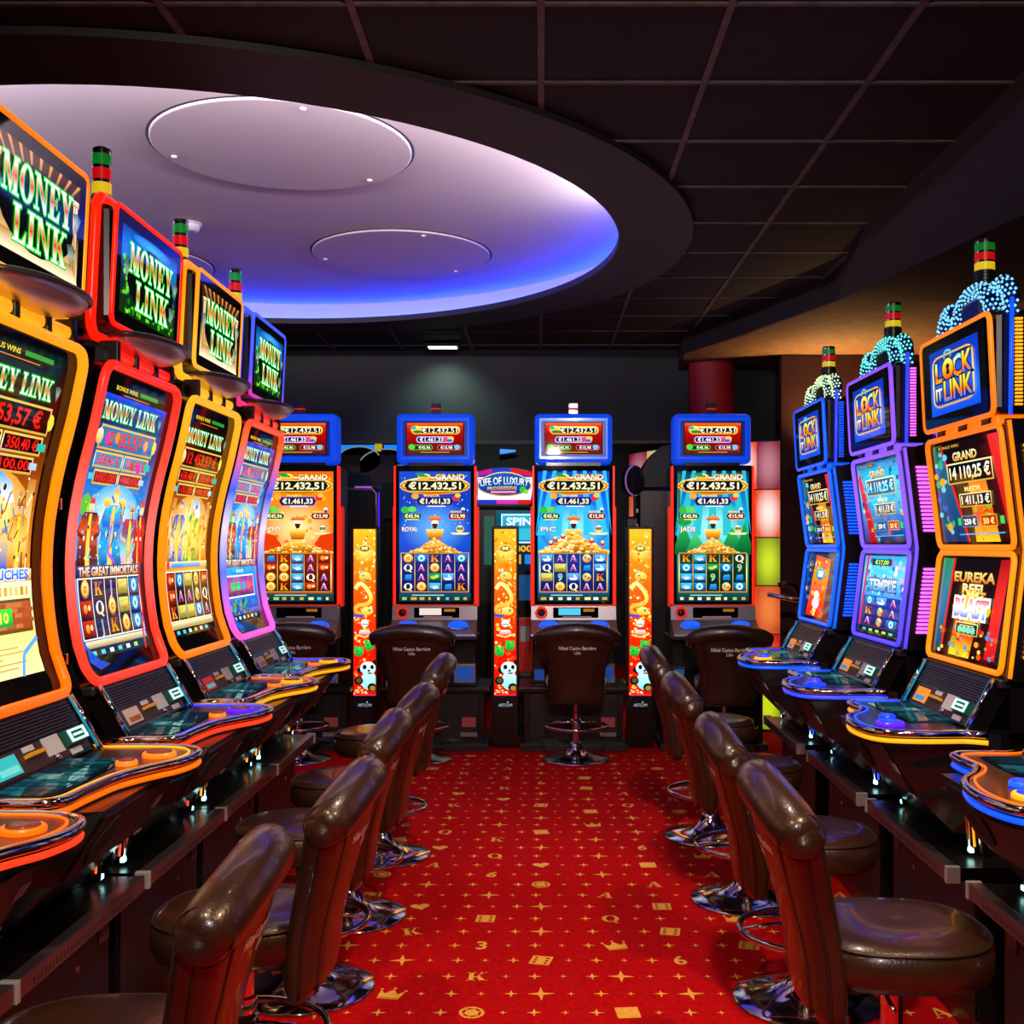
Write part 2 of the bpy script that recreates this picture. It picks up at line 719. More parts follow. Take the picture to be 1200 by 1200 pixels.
DICE = dice_polys()
BIG = {'K': serif_c('K'), 'Q': serif_c('Q'), 'A': serif_c('A'), '3': font_c('3'), '6': font_c('6'), 'heart': HEART, 'crown': CROWN, 'chip': CHIP, 'dice': DICE, 'tile': [R(-.5, -.5, .5, .5)], 'star': starp(.25)}
known = {(0, -2): 'chip', (0, 3): 'tile', (1, -5): 'crown', (1, 0): 'star', (2, -2): 'K', (2, 3): 'star', (3, -5): 'star', (3, 0): 'dice', (4, -2): '3', (4, 3): 'crown', (5, -5): 'K', (5, 0): 'star', (6, -2): 'dice', (6, 3): 'Q', (7, -5): 'heart', (7, 0): 'star', (8, -2): 'star', (8, 3): 'A', (9, -5): 'star', (9, 0): 'chip', (11, 0): 'heart', (12, -2): 'Q', (10, 3): 'star', (13, 0): 'star', (12, 3): 'star'}
pool = ['star', 'K', 'star', 'Q', 'dice', 'A', 'heart', 'star', 'crown', '6', 'star', 'chip', '3', 'tile', 'star']
rnd = random.Random(3)
for row in range(-6, 30):
    Y = 3.582 + .15 * row
    if Y > 8.1:
        break
    odd = row % 2 == 0
    for c in range(-16, 15):
        X = .1 * c + (-.022 if odd else 0)
        if not -1.25 < X < 1.3:
            continue
        base = 3 if odd else 0
        if (c - base) % 5 == 0:
            k = known.get((row, c)) or rnd.choice(pool)
            if k == 'star':
                motif(BIG[k], X, Y, .048, .055, rnd.uniform(-.1, .1))
            else:
                s = .075 if k not in ('A', 'K', 'Q', '3', '6') else .07
                motif(BIG[k], X, Y, s, s * 1.1, rnd.uniform(-.25, .25))
        else:
            r = .026 if (c - base) % 5 in (2, 4) else .015
            motif(starp(.27), X, Y, r, r * 1.15)
pr = mesh_obj('carpet_print', pm, gold_print, fl, recalc=False)
tag(pr, 'gold stars, card letters, dice, hearts, crowns and chips woven in the carpet', kind='stuff')

# ---- ceiling: dark tiles in a T-bar grid, open over the round cove
tile_m = mat('black_ceiling_tile', '16120f', .75, noise=.6, nscale=5, bump=.3, bscale=60)
bar_m = mat('ceiling_grid_bar', '625854', .55, noise=.4, nscale=10)
ceil_root = bpy.data.objects.new('ceiling', None)
COL.objects.link(ceil_root)
ceil_root['kind'] = 'structure'
ceil_root['label'] = 'black tiled ceiling in a grey grid'


def chord(y):
    d = RHOLE ** 2 - (y - RC.y) ** 2
    return None if d <= 0 else (RC.x - math.sqrt(d), RC.x + math.sqrt(d))


def clipped(x0, x1, y0, y1, z0, z1, n=14):
    """rectangle minus the round opening, cut in strips"""
    far = max(math.dist((x, y), RC) for x in (x0, x1) for y in (y0, y1))
    if far < RHOLE:
        return None
    nx, ny = min(max(RC.x, x0), x1), min(max(RC.y, y0), y1)
    mb = MB()
    mb.whole = math.dist((nx, ny), RC) > RHOLE
    if mb.whole:
        return mb.box(x0, x1, y0, y1, z0, z1)
    for i in range(n):
        ya, yb = y0 + (y1 - y0) * i / n, y0 + (y1 - y0) * (i + 1) / n
        ca, cb = chord(ya), chord(yb)
        if ca is None and cb is None:
            mb.box(x0, x1, ya, yb, z0, z1)
            continue
        ca = ca or (RC.x, RC.x)
        cb = cb or (RC.x, RC.x)
        for side in (0, 1):
            if side == 0:
                a0, b0, a1, b1 = x0, x0, min(x1, ca[0]), min(x1, cb[0])
            else:
                a0, b0, a1, b1 = max(x0, ca[1]), max(x0, cb[1]), x1, x1
            if a1 - a0 <= 0 and b1 - b0 <= 0:
                continue
            a1, b1 = max(a0, a1), max(b0, b1)
            mb.add([(a0, ya, z0), (a1, ya, z0), (b1, yb, z0), (b0, yb, z0), (a0, ya, z1), (a1, ya, z1), (b1, yb, z1), (b0, yb, z1)],
                   [(3, 2, 1, 0), (4, 5, 6, 7), (0, 1, 5, 4), (1, 2, 6, 5), (2, 3, 7, 6), (3, 0, 4, 7)])
    return mb if mb.f else None


tiles_shared = None
GX = [-3.0 + .6 * i for i in range(12)]
GY = [3.52 - .6 + .6 * i for i in range(12)]
for i in range(len(GX) - 1):
    for j in range(len(GY) - 1):
        x0, x1, y0, y1 = GX[i] + .011, GX[i + 1] - .011, GY[j] + .011, GY[j + 1] - .011
        y1 = min(y1, 9.79)
        mb = clipped(x0, x1, y0, y1, CZ + .004, CZ + .02)
        if mb:
            if mb.whole and y1 < 9.7:
                mb.move((-x0, -y0, 0))
                if tiles_shared is None:
                    tiles_shared = mesh_obj('ceiling_tile', mb, tile_m, ceil_root)
                    o = tiles_shared
                else:
                    o = bpy.data.objects.new('ceiling_tile', tiles_shared.data)
                    COL.objects.link(o)
                    o.parent = ceil_root
                o.location = (x0, y0, 0)
            else:
                mesh_obj('ceiling_tile', mb, tile_m, ceil_root)
for x in GX[:-1]:
    mb = clipped(x - .012, x + .012, 2.9, 9.79, CZ - .004, CZ + .006, 60)
    if mb:
        mesh_obj('grid_bar', mb, bar_m, ceil_root)
for y in GY:
    for seg in range(1):
        mb = clipped(-3.0, 3.6, y - .009, y + .009, CZ - .003, CZ + .006, 3)
        if mb:
            mesh_obj('grid_bar', mb, bar_m, ceil_root)
mesh_obj('plain_panel', MB().box(-5, 3.6, -1.6, 2.91, CZ + .004, CZ + .03), tile_m, ceil_root)
for a, b in ((2.91, 3.7), (8.8, 9.8)):
    mesh_obj('plain_panel', MB().box(-5, -3, a, b, CZ + .004, CZ + .03), tile_m, ceil_root)
mesh_obj('plain_panel', MB().box(-5, RC.x - 2.5, 3.7, 8.8, CZ + .004, CZ + .03), tile_m, ceil_root)

# ---- round cove: dark ring, lit recess, white disc with round panels
ring_m = mat('dark_ring', '2b2626', .55, noise=.1, nscale=4)
cove_m = mat('white_cove', 'dcdce4', .7)
N = 96
cove = thing('ceiling_cove', 'large round ceiling cove with dark ring and blue lit white disc', 'ceiling cove', (RC.x, RC.y, CZ))
mb = MB()
prof = [(RIN, -.03), (ROUT, -.03), (ROUT, -.002), (RHOLE, 0.0), (RHOLE - .01, .0), (RIN, 0.01)]
mb.grid(N, 7, lambda u, v: (prof[round(v * 6) % 6][0] * math.cos(2 * PI * u), prof[round(v * 6) % 6][0] * math.sin(2 * PI * u), prof[round(v * 6) % 6][1]), True)
mesh_obj('ring', mb, ring_m, cove, autosm=.4)
mb = MB()
mb.grid(N, 3, lambda u, v: ((RHOLE - .002) * math.cos(2 * PI * u), (RHOLE - .002) * math.sin(2 * PI * u), v * .18), True)
mesh_obj('cove_wall', mb, cove_m, cove)
mb = MB()
mb.lathe([(RHOLE, .18), (RHOLE, .21)], N)
dsc = mesh_obj('disc', mb, cove_m, cove, autosm=.4)
groove = mat('dark_groove', '1c1a20', .8)
for cx, cy, r in ((-1.22, 5.30, .61), (-.9, 7.24, .575), (-2.79, 7.5, .575)):
    p = mesh_obj('round_panel', MB().lathe([(r - .012, .168), (r - .006, .171), (r - .006, .181)], 64, (cx - RC.x, cy - RC.y, 0)), cove_m, cove, autosm=.4)
    mesh_obj('panel_joint', MB().lathe([(r + .008, .1785), (r + .008, .181)], 64, (cx - RC.x, cy - RC.y, 0)), groove, p)
    for k in range(3):
        a = 2 * PI * k / 3 + .9
        mesh_obj('screw_cap', MB().lathe([(.006, .158), (.014, .162), (.014, .17)], 10, (cx - RC.x + (r - .06) * math.cos(a), cy - RC.y + (r - .06) * math.sin(a), 0)), mat('screw_white', 'f0f0f0', .4), p)
led_b = mat('blue_led', '2060ff', .5, emit='023cff', strength=60)
mesh_obj('blue_led_strip', MB().tube([(2.44 * math.cos(2 * PI * k / N), 2.44 * math.sin(2 * PI * k / N), .022) for k in range(N)], .011, 5, True), led_b, cove)
for k in range(11):  # floods added unseen on the near shelf to brighten the white disc
    a = math.radians(192 + 15.6 * k)
    fx = mesh_obj('added_cove_flood', MB().box(-.012, .012, -.16, .16, .004, .04).xf(Matrix.Translation((2.42 * math.cos(a), 2.42 * math.sin(a), 0)) @ Matrix.Rotation(a, 4, 'Z')), dark, cove)
    fl_ = light('added_flood_beam', 'AREA', (2.4 * math.cos(a), 2.4 * math.sin(a), .026), 11, 'ffe2da', .3, None, size_y=.024)
    fl_.rotation_euler = (Vector((-math.cos(a), -math.sin(a), .8))).to_track_quat('-Z', 'Y').to_euler()
    fl_.parent = cove
t = thing('smoke_detector', 'white smoke detector on the pale ceiling disc above the machines', 'smoke detector', (-2.06, 6.55, CZ + .18))
mesh_obj('housing', MB().lathe([(.03, -.05), (.055, -.045), (.062, -.02), (.062, 0)], 20), mat('detector_white', 'e6e6e8', .4), t)
mesh_obj('mounting_plate', MB().lathe([(.072, -.012), (.072, 0)], 20), mat('detector_white2', 'cfcfd4', .5), t)

# ---- soffit over the right-hand machines
sof = mat('soffit_dark', '241d1a', .75, noise=.2, nscale=5)
sofb = mat('soffit_brown', '7a5a3c', .8, noise=.25, nscale=14, bump=.4, bscale=40)


def slab(pts, z0, z1):
    return MB().prism(pts, z0, z1, lambda p, t: (p[0], p[1], t))


s1 = [(1.14, 8.99), (1.45, 8.2), (1.85, 7.02), (3.6, 7.02), (3.6, 9.79), (1.2, 9.79)]
so = struct('ceiling_soffit', slab(s1, CZ - .17, CZ + .004), sof, label='dark dropped soffit at the right end of the room')
mesh_obj('underside', slab([(x + (.012 if x < 3 else -.01), y) for x, y in s1], CZ - .175, CZ - .168), sofb, so)
s2 = [(1.85, 7.02), (1.92, 5.9), (1.95, 4.4), (1.85, 2.4), (1.6, .2), (3.6, .2), (3.6, 7.02)]
zb = lambda y: interp([(0, CZ - .6), (2.4, CZ - .5), (4.4, CZ - .38), (5.9, CZ - .25), (7.15, CZ - .168)], y)
bmv = [(x, y, zb(y)) for x, y in s2] + [(x - (.2 if x < 3 and y < 7 else 0), y, CZ + .004) for x, y in s2]
beam = MB().add(bmv, [[i, (i + 1) % 7, (i + 1) % 7 + 7, i + 7] for i in range(7)])
tr_ = tessellate_polygon([[Vector((x, y, 0)) for x, y in s2]])
beam.add(bmv, [list(t) for t in tr_] + [[i + 7 for i in t] for t in tr_])
struct('ceiling_beam', beam, sof, label='dark dropped beam above the right machine row')

# ---- walls
wall_m = mat('wall_charcoal', '343a38', .7, noise=.12, nscale=3)
wall_d = mat('wall_black', '141313', .8, noise=.2, nscale=3)
struct('wall_back', MB().box(-5, 3.6, 9.8, 9.95, 2.4, 3.24), wall_m, label='dark grey bulkhead above the back machines')
struct('wall_far', MB().box(-5, 3.6, 13.9, 14, 0, 3.2), mat('wall_far_grey', '3c403e', .8, noise=.2, nscale=2))
light('far_room_fill', 'SPOT', (-.4, 11.8, 2.98), 60, 'e8f0e8', .1, (-.4, 13.5, .8), 130)  # unseen spot added to lift the dark far wall
struct('ceiling_far', MB().box(-5, 3.6, 9.95, 14, 3.0, 3.1), wall_d)
struct('wall_left', MB().box(-5.1, -5, -1.6, 14, 0, 3.4), wall_d)
struct('wall_right', MB().box(3.6, 3.7, -1.6, 14, 0, 3.4), wall_d)
struct('wall_front', MB().box(-5, 3.6, -1.7, -1.6, 0, 3.4), wall_d)
struct('wall_side', MB().box(1.93, 3.6, 8.98, 9.1, 0, CZ - .18), mat('maroon_wall', '38100e', .7, noise=.15, nscale=4), label='dark maroon wall beside the lit panels')
struct('trim_1', MB().box(-5, 3.6, 9.785, 9.83, 2.385, 2.41), mat('bronze_trim', '4c443a', .5, .5), label='thin bronze trim under the bulkhead')

# ---- red round pillar
t = thing('pillar', 'round dark red pillar behind the back machine on the right', 'pillar', (1.44, 9.45, 0))
mesh_obj('shaft', MB().lathe([(.19, 0), (.19, CZ - .171)], 32), mat('pillar_red', 'b01e2c', .55), t, autosm=.5)
mesh_obj('foot_collar', MB().lathe([(.205, 0), (.205, .12), (.19, .125)], 32), dark, t, autosm=.5)

# ---- curved wall of backlit panels
lp = thing('lit_panel_wall', 'curved wall of backlit magenta, orange, cream and lime panels', 'light wall', (0, 0, 0))


def backlit(name, c_hot, c_edge, strength):
    if name in MATS:
        return MATS[name]
    m, nt, b = principled(name)
    tc = nt.nodes.new('ShaderNodeTexCoord')
    mp = nt.nodes.new('ShaderNodeMapping')
    mp.inputs['Location'].default_value = (-.5, -.5, -.5)
    gr = nt.nodes.new('ShaderNodeTexGradient')
    gr.gradient_type = 'SPHERICAL'
    mp2 = nt.nodes.new('ShaderNodeMapping')
    mp2.inputs['Scale'].default_value = (1.5, .6, 1.5)
    rp = nt.nodes.new('ShaderNodeValToRGB')
    rp.color_ramp.elements[0].position = .1
    rp.color_ramp.elements[0].color = (*lin(c_edge), 1)
    rp.color_ramp.elements[1].position = .75
    rp.color_ramp.elements[1].color = (*lin(c_hot), 1)
    nt.links.new(tc.outputs['Generated'], mp.inputs['Vector'])
    nt.links.new(mp.outputs['Vector'], mp2.inputs['Vector'])
    nt.links.new(mp2.outputs['Vector'], gr.inputs['Vector'])
    nt.links.new(gr.outputs['Fac'], rp.inputs['Fac'])
    nt.links.new(rp.outputs['Color'], b.inputs['Emission Color'])
    b.inputs['Base Color'].default_value = (*lin(c_edge), 1)
    b.inputs['Roughness'].default_value = .3
    b.inputs['Emission Strength'].default_value = strength
    MATS[name] = m
    return m


PM = {'magenta': backlit('panel_magenta', 'd88a98', '8a0430', .7), 'orange': backlit('panel_orange', 'fff4ec', 'e0562c', .9), 'lime': backlit('panel_lime', 'd8f020', '7c8c0c', .85),
      'cream': backlit('panel_cream', 'fff4d0', 'd0c070', .85), 'red': backlit('panel_red', 'ff6040', 'c01410', .8), 'amber': backlit('panel_amber', 'ff8a40', 'c8481c', .8)}
arc = [(.80, 10.25), (.98, 9.98), (1.17, 9.75), (1.38, 9.55)]
pts = []
P0, P1, P2 = Vector((.80, 10.2)), Vector((1.25, 9.0)), Vector((1.905, 8.9))
for k in range(8):
    a = k / 7
    pts.append((P0 * (1 - a) ** 2 + P1 * 2 * a * (1 - a) + P2 * a * a))
cols = [['magenta', 'amber', 'red', 'lime', 'orange', 'red'], ['cream', 'red', 'orange', 'amber', 'lime', 'red'], ['red', 'lime', 'amber', 'red', 'orange', 'lime'], ['orange', 'magenta', 'red', 'lime', 'amber', 'red'], ['lime', 'red', 'orange', 'amber', 'red', 'lime'], ['orange', 'amber', 'red', 'amber', 'amber', 'red'], ['magenta', 'orange', 'lime', 'amber', 'red', 'lime']]
zs = [2.325 - .385 * k for k in range(6)] + [.02]
frame_m = mat('panel_frame', '2a1210', .5)
for i in range(7):
    a, b = pts[i], pts[i + 1]
    d = (b - a).normalized()
    n = Vector((d.y, -d.x))
    a2, b2 = a + d * .005, b - d * .005
    for j in range(6):
        z1, z0 = zs[j] - .005, zs[j + 1] + .005
        mb = MB().prism([(a2.x, a2.y), (b2.x, b2.y), (b2.x - n.x * .03, b2.y - n.y * .03), (a2.x - n.x * .03, a2.y - n.y * .03)], z0, z1, lambda p, t: (p[0], p[1], t))
        mesh_obj('panel', mb, PM[cols[i][j]], lp)
mb = MB()
for i in range(7):
    a, b = pts[i], pts[i + 1]
    d = (b - a).normalized()
    n = Vector((d.y, -d.x))
    mb.prism([(a.x - n.x * .032, a.y - n.y * .032), (b.x - n.x * .032, b.y - n.y * .032), (b.x - n.x * .06, b.y - n.y * .06), (a.x - n.x * .06, a.y - n.y * .06)], 0, 2.335, lambda p, t: (p[0], p[1], t))
mesh_obj('backing', mb, frame_m, lp)

# ---- small lamp over the bulkhead
t = thing('wall_lamp', 'small greenish lamp above the dark back bulkhead', 'lamp', (-.83, 9.45, CZ - .004))
mesh_obj('lamp_body', MB().box(-.15, .15, -.07, .07, -.03, 0, .008), dark, t)
mesh_obj('lamp_lens', MB().box(-.12, .12, -.05, .05, -.038, -.0305), mat('lamp_lens', 'e8fff4', .3, emit='d6f5e8', strength=2.5), t)
sp = light('lamp_beam', 'SPOT', (0, 0, -.06), 22, 'c8f0e4', .05, None, 120, .9)
sp.parent = t
sp.rotation_euler = (.5, 0, 0)
# blue light strips in the room beyond
bl = mat('blue_strip', '1a78e8', .4, emit='1e86f4', strength=1.)
tag(mesh_obj('cove_strip', MB().box(-3.4, -1.66, 13.6, 13.68, 2.56, 2.71), bl), 'long blue light strip beyond the back machines on the left', 'light strip')
tag(mesh_obj('cove_strip', MB().prism([(-.5, 2.66), (-.5, 2.60), (-.31, 2.63), (-.31, 2.65)], 13.6, 13.68, lambda p, t: (p[0], t, p[1])), bl), 'short pointed blue light above the arched sign machine', 'light strip')

# ================================================================== machine counters
CT = .54      # counter height


def nosing_material():
    m, nt, b = principled('perforated_nosing')
    b.inputs['Base Color'].default_value = (*lin('8a7f84'), 1)
    b.inputs['Metallic'].default_value = .9
    b.inputs['Roughness'].default_value = .3
    return m


nosing_m = nosing_material()
cap_m = mat('end_cap_grey', 'b9c0c4', .35, .3)
counter_m = mat('counter_black', '100e0f', .3, noise=.2, nscale=5, coat=.15)
hole_m = mat('nosing_dot', '2c2426', .6)


def counter(y0, y1, front, sgn, label, group, rot=0., caps=(True, True)):
    """sgn=-1: left row (front faces +x); sgn=+1: right row"""
    yc = (y0 + y1) / 2
    t = thing('machine_counter', label, 'counter', (front, yc, 0), rot, group)
    L = (y1 - y0) / 2
    s = sgn

    def bx(x0, x1, ya, yb, z0, z1, b=0):
        return MB().box(min(s * x0, s * x1), max(s * x0, s * x1), ya, yb, z0, z1, b)
    mesh_obj('worktop', bx(.012, .82, -L, L, CT - .04, CT), counter_m, t)
    body = mesh_obj('body', bx(.1, .8, -L + .012, L - .012, 0, CT - .04), counter_m, t)
    mesh_obj('door_panel', bx(.092, .1, -L + .03, L - .03, .07, CT - .06, .003), mat('counter_door', '15110f', .4), body)
    mesh_obj('lock', MB().lathe([(.009, .086), (.009, .094)], 10, (0, L * .35, CT - .17), 'x').xf(Matrix.Diagonal((s, 1, 1, 1))), chrome, body)
    mesh_obj('sticker', bx(.088, .092, L * .72, L * .72 + .07, CT - .16, CT - .07), mat('dim_sticker', '5a3848', .5), body)
    n = mesh_obj('nosing', bx(0, .035, -L, L, CT - .042, CT + .004, .003), nosing_m, t)
    mb = MB()
    k = int(2 * L / .02)
    for i in range(4, k - 4):
        y = -L + .02 * i
        mb.add([(-s * .0006, y - .004, CT - .032), (-s * .0006, y + .004, CT - .032), (-s * .0006, y + .004, CT - .016), (-s * .0006, y - .004, CT - .016)], [(0, 1, 2, 3)])
    mesh_obj('perforation', mb, hole_m, n, recalc=False)
    for c, e in zip(caps, (-1, 1)):
        if c:
            mesh_obj('end_cap', bx(-.004, .038, e * L - .012, e * L + .008, CT - .044, CT + .006, .002), cap_m, t)
    return t


LC = [2.04, 2.84, 3.66, 4.46, 5.26]
wl = ['at the left edge, farthest forward', 'under the gold machine nearest the left edge', 'under the red framed machine', 'under the yellow framed machine', 'under the farthest machine of the left row']
for i, y in enumerate(LC):
    counter(y - .393, y + .393, -1.145, -1, 'black counter module with aluminium nosing ' + wl[i], 'left row of counters', 0, (True, i == 4))
RCY = [2.73, 3.76, 4.74, 5.80]
wr = ['under the blue deck at the right edge', 'under the orange framed machine', 'under the purple framed machine', 'under the all blue machine at the far end']
for i, y in enumerate(RCY):
    counter(y - .44, y + .44, 1.2 + .012 * i, 1, 'black counter module with aluminium nosing ' + wr[i], 'right row of counters', -.02, (True, True))

# ================================================================== casino chairs
ROLLZ = .885


def back_w(t):
    return interp([(0, .175), (.35, .182), (.6, .2), (.8, .232), (1, .268)], t)


def back_y(t):
    return interp([(0, -.19), (.3, -.2), (.7, -.25), (1, -.295)], t)


def make_chair(label):
    t = thing('casino_chair', label, 'chair')
    # base
    mesh_obj('base_plate', MB().lathe([(.238, .0), (.24, .006), (.232, .012), (.17, .022), (.11, .038), (.07, .062), (.048, .1), (.04, .125), (.03, .13)], 40), chrome, t)
    mesh_obj('column', MB().lathe([(.029, .1), (.029, .30), (.034, .302), (.034, .33), (.026, .335), (.026, .49)], 20), chrome, t, autosm=.6)
    mb = MB()
    mb.tube([(.215 * math.cos(2 * PI * k / 40), .215 * math.sin(2 * PI * k / 40), .235) for k in range(40)], .0115, 8, True)
    fr = mesh_obj('foot_ring', mb, chrome, t)
    mb = MB()
    for a in (.6, .6 + 2 * PI / 3, .6 + 4 * PI / 3):
        mb.tube([(.03 * math.cos(a), .03 * math.sin(a), .26), (.12 * math.cos(a), .12 * math.sin(a), .25), (.212 * math.cos(a), .212 * math.sin(a), .236)], .008, 6)
    mb.lathe([(.038, .235), (.038, .285)], 16)
    mesh_obj('ring_spokes', mb, chrome, fr)
    mesh_obj('lift_lever', MB().tube([(.03, -.02, .45), (.14, -.05, .44), (.2, -.05, .435)], .006, 6), chrome, t)
    # seat: soft D-shape

    def sp(a, r):
        c, s = math.cos(a), math.sin(a)
        e = 2.5 if s > 0 else 3.2
        k = (abs(c) ** e + abs(s) ** e) ** (-1 / e)
        return (c * k * r, s * k * r + .012)
    prof = [(.0, .572), (.10, .575), (.165, .572), (.195, .562), (.208, .545), (.212, .52), (.21, .49), (.2, .468), (.16, .46), (.0, .46)]
    mb = MB()
    n = 40
    mb.grid(n, len(prof), lambda u, v: (*sp(2 * PI * u, prof[round(v * (len(prof) - 1))][0]), prof[round(v * (len(prof) - 1))][1]), True)
    seat = mesh_obj('seat', mb, leather, t)
    mesh_obj('piping', MB().tube([(*sp(2 * PI * k / 48, .205), .556) for k in range(48)], .0042, 6, True), leather_d, seat)
    mesh_obj('mount_plate', MB().box(-.1, .1, -.1, .1, .445, .462, .004), dark, t)
    # backrest
    bot = .38

    def ctr(x, tt):
        w = .27
        top = ROLLZ - .055 * (x / w) ** 2
        return back_y(tt) + .16 * x * x / .27, bot + (top - bot) * tt

    def surf(u, v):
        # closed section: u runs round (front and rear), v up
        tt = v
        w = back_w(tt)
        a = 2 * PI * u
        c, s = math.cos(a), math.sin(a)
        x = w * (abs(c) ** .35) * (1 if c >= 0 else -1)
        th = (.042 + .012 * tt) * (abs(s) ** .6) * (1 if s >= 0 else -1)
        y, z = ctr(x, tt)
        if tt < .06:
            th *= .55 + .45 * tt / .06
        return (x, y + th, z)
    mb = MB().grid(36, 15, surf, True)
    mb.f.append([k for k in range(36)][::-1])
    mb.sm.append(False)
    mb.f.append([14 * 36 + k for k in range(36)])
    mb.sm.append(False)
    back = mesh_obj('backrest', mb, leather, t)
    # raised centre panel on the rear with seams
    mb = MB()

    def rear(u, v):
        tt = .04 + .86 * v
        w = back_w(tt) * .74
        x = -w + 2 * w * u
        y, z = ctr(x, tt)
        e = 1 - max(abs(2 * u - 1) ** 8, abs(2 * v - 1) ** 10)
        return (x, y - (.042 + .012 * tt) * .93 - .007 * e, z)
    mb.grid(13, 15, rear)
    mesh_obj('rear_panel', mb, leather, back)
    for s in (-1, 1):
        path = []
        for k in range(16):
            tt = .03 + .88 * k / 15
            x = s * back_w(tt) * .75
            y, z = ctr(x, tt)
            path.append((x, y - (.042 + .012 * tt) * .9, z))
        mesh_obj('seam', MB().tube(path, .005, 6), leather_d, back)
        path = []
        for k in range(16):
            tt = .02 + .93 * k / 15
            x = s * back_w(tt) * 1.0
            y, z = ctr(x, tt)
            path.append((x, y - .012, z))
        mesh_obj('edge_piping', MB().tube(path, .005, 6), leather_d, back)
    # padded roll on top
    path, rad = [], []
    for k in range(25):
        x = -.275 + .55 * k / 24
        y, z = ctr(x, 1)
        path.append((x, y - .012, z))
        d = min(k, 24 - k)
        rad.append([.04, .05, .055, .057][min(d, 3)])
    roll = mesh_obj('head_roll', MB().tube(path, rad, 18), leather, t)
    for s in (-1, 1):
        x = s * .272
        y, z = ctr(x, 1)
        mesh_obj('roll_end', MB().lathe([(.0, .014), (.02, .0125), (.036, .008), (.042, 0), (.04, -.006)], 16, (0, 0, 0), 'x').xf(Matrix.Translation((x, y - .012, z)) @ Matrix.Diagonal((s, 1, 1, 1))), leather, roll)
        pth = [(s * .258, y0 - .012 + .0525 * math.cos(a), z0 + .0525 * math.sin(a)) for a in [2 * PI * k / 24 for k in range(24)] for (y0, z0) in [ctr(s * .258, 1)]]
        mesh_obj('roll_seam', MB().tube(pth, .0022, 5, True), leather, roll)
    # embroidery on the rear

    def em(v0):
        def fn(px, pz):
            z = v0 + pz
            x = px
            tt = (z - bot) / (ROLLZ - bot)
            y, _ = ctr(x, tt)
            return (x, y - (.042 + .012 * tt) * .93 - .010, z)
        return fn
    text_obj('embroidery', 'Hôtel Casino Barrière', .024, thread, back, em(.77), .25, .02)
    text_obj('embroidery', 'Lille', .02, thread, back, em(.738), .045, .02)
    # steel plate joining back to seat
    mesh_obj('back_bracket', MB().box(-.12, .12, -.2, .06, .44, .455, .003), dark, t)
    return t


def dup(root, loc, rz, label, group, dz=0.):
    r = root.copy()
    COL.objects.link(r)
    r.location = loc
    r.rotation_euler = (0, 0, rz)
    r['label'] = label
    r['group'] = group
    for ch in root.children:
        c = ch.copy()
        COL.objects.link(c)
        c.parent = r
        if dz and ch.name.split('.')[0] in ('seat', 'backrest', 'head_roll', 'back_bracket', 'bracket_arm', 'mount_plate', 'lift_lever'):
            c.location.z += dz
        for g in ch.children:
            d = g.copy()
            COL.objects.link(d)
            d.parent = c
    return r


chair0 = make_chair('')
CH = [((-.85, 2.14, 0), PI / 2 + .04, 'brown leather chair nearest the camera on the left, cut off below', 'left row of chairs', 0),
      ((-.77, 2.90, 0), PI / 2 - .02, 'second brown leather chair from the camera in the left row', 'left row of chairs', 0),
      ((-.80, 3.78, 0), PI / 2 + .02, 'middle chair of the five brown leather chairs in the left row', 'left row of chairs', 0),
      ((-.78, 4.52, 0), PI / 2 - .04, 'fourth brown leather chair from the camera in the left row', 'left row of chairs', 0),
      ((-.77, 5.40, 0), PI / 2, 'farthest brown leather chair of the left row, before the deep blue machine', 'left row of chairs', .035),
      ((.84, 2.68, 0), -PI / 2 - .03, 'brown leather chair nearest the camera on the right, its round seat in full view', 'right row of chairs', .03),
      ((.87, 3.68, 0), -PI / 2 - .05, 'second brown leather chair from the camera in the right row', 'right row of chairs', 0),
      ((.87, 4.72, 0), -PI / 2 - .03, 'third brown leather chair from the camera in the right row', 'right row of chairs', .02),
      ((.87, 5.75, 0), -PI / 2 - .06, 'farthest brown leather chair of the right row', 'right row of chairs', .04),
      ((-1.70, 7.8, 0), .1, 'dark leather chair half hidden behind the left machine row', 'chairs at the back machines', .04),
      ((-.86, 7.80, 0), -.02, 'dark leather chair at the blue screen machine, left of the middle chair', 'chairs at the back machines', .03),
      ((.244, 7.80, 0), 0., 'dark leather chair seen squarely from behind at the end of the aisle', 'chairs at the back machines', .035),
      ((1.27, 7.72, 0), -.06, 'dark leather chair at the green screen machine by the lit panels', 'chairs at the back machines', .03)]
for i, (l, r, lab, g, dz) in enumerate(CH):
    if i == 0:
        chair0.location = l
        chair0.rotation_euler = (0, 0, r)
        tag(chair0, lab, 'chair', g)
    else:
        dup(chair0, l, r, lab, g, dz)

# ================================================================== pictures on the screens
rs = random.Random(11)


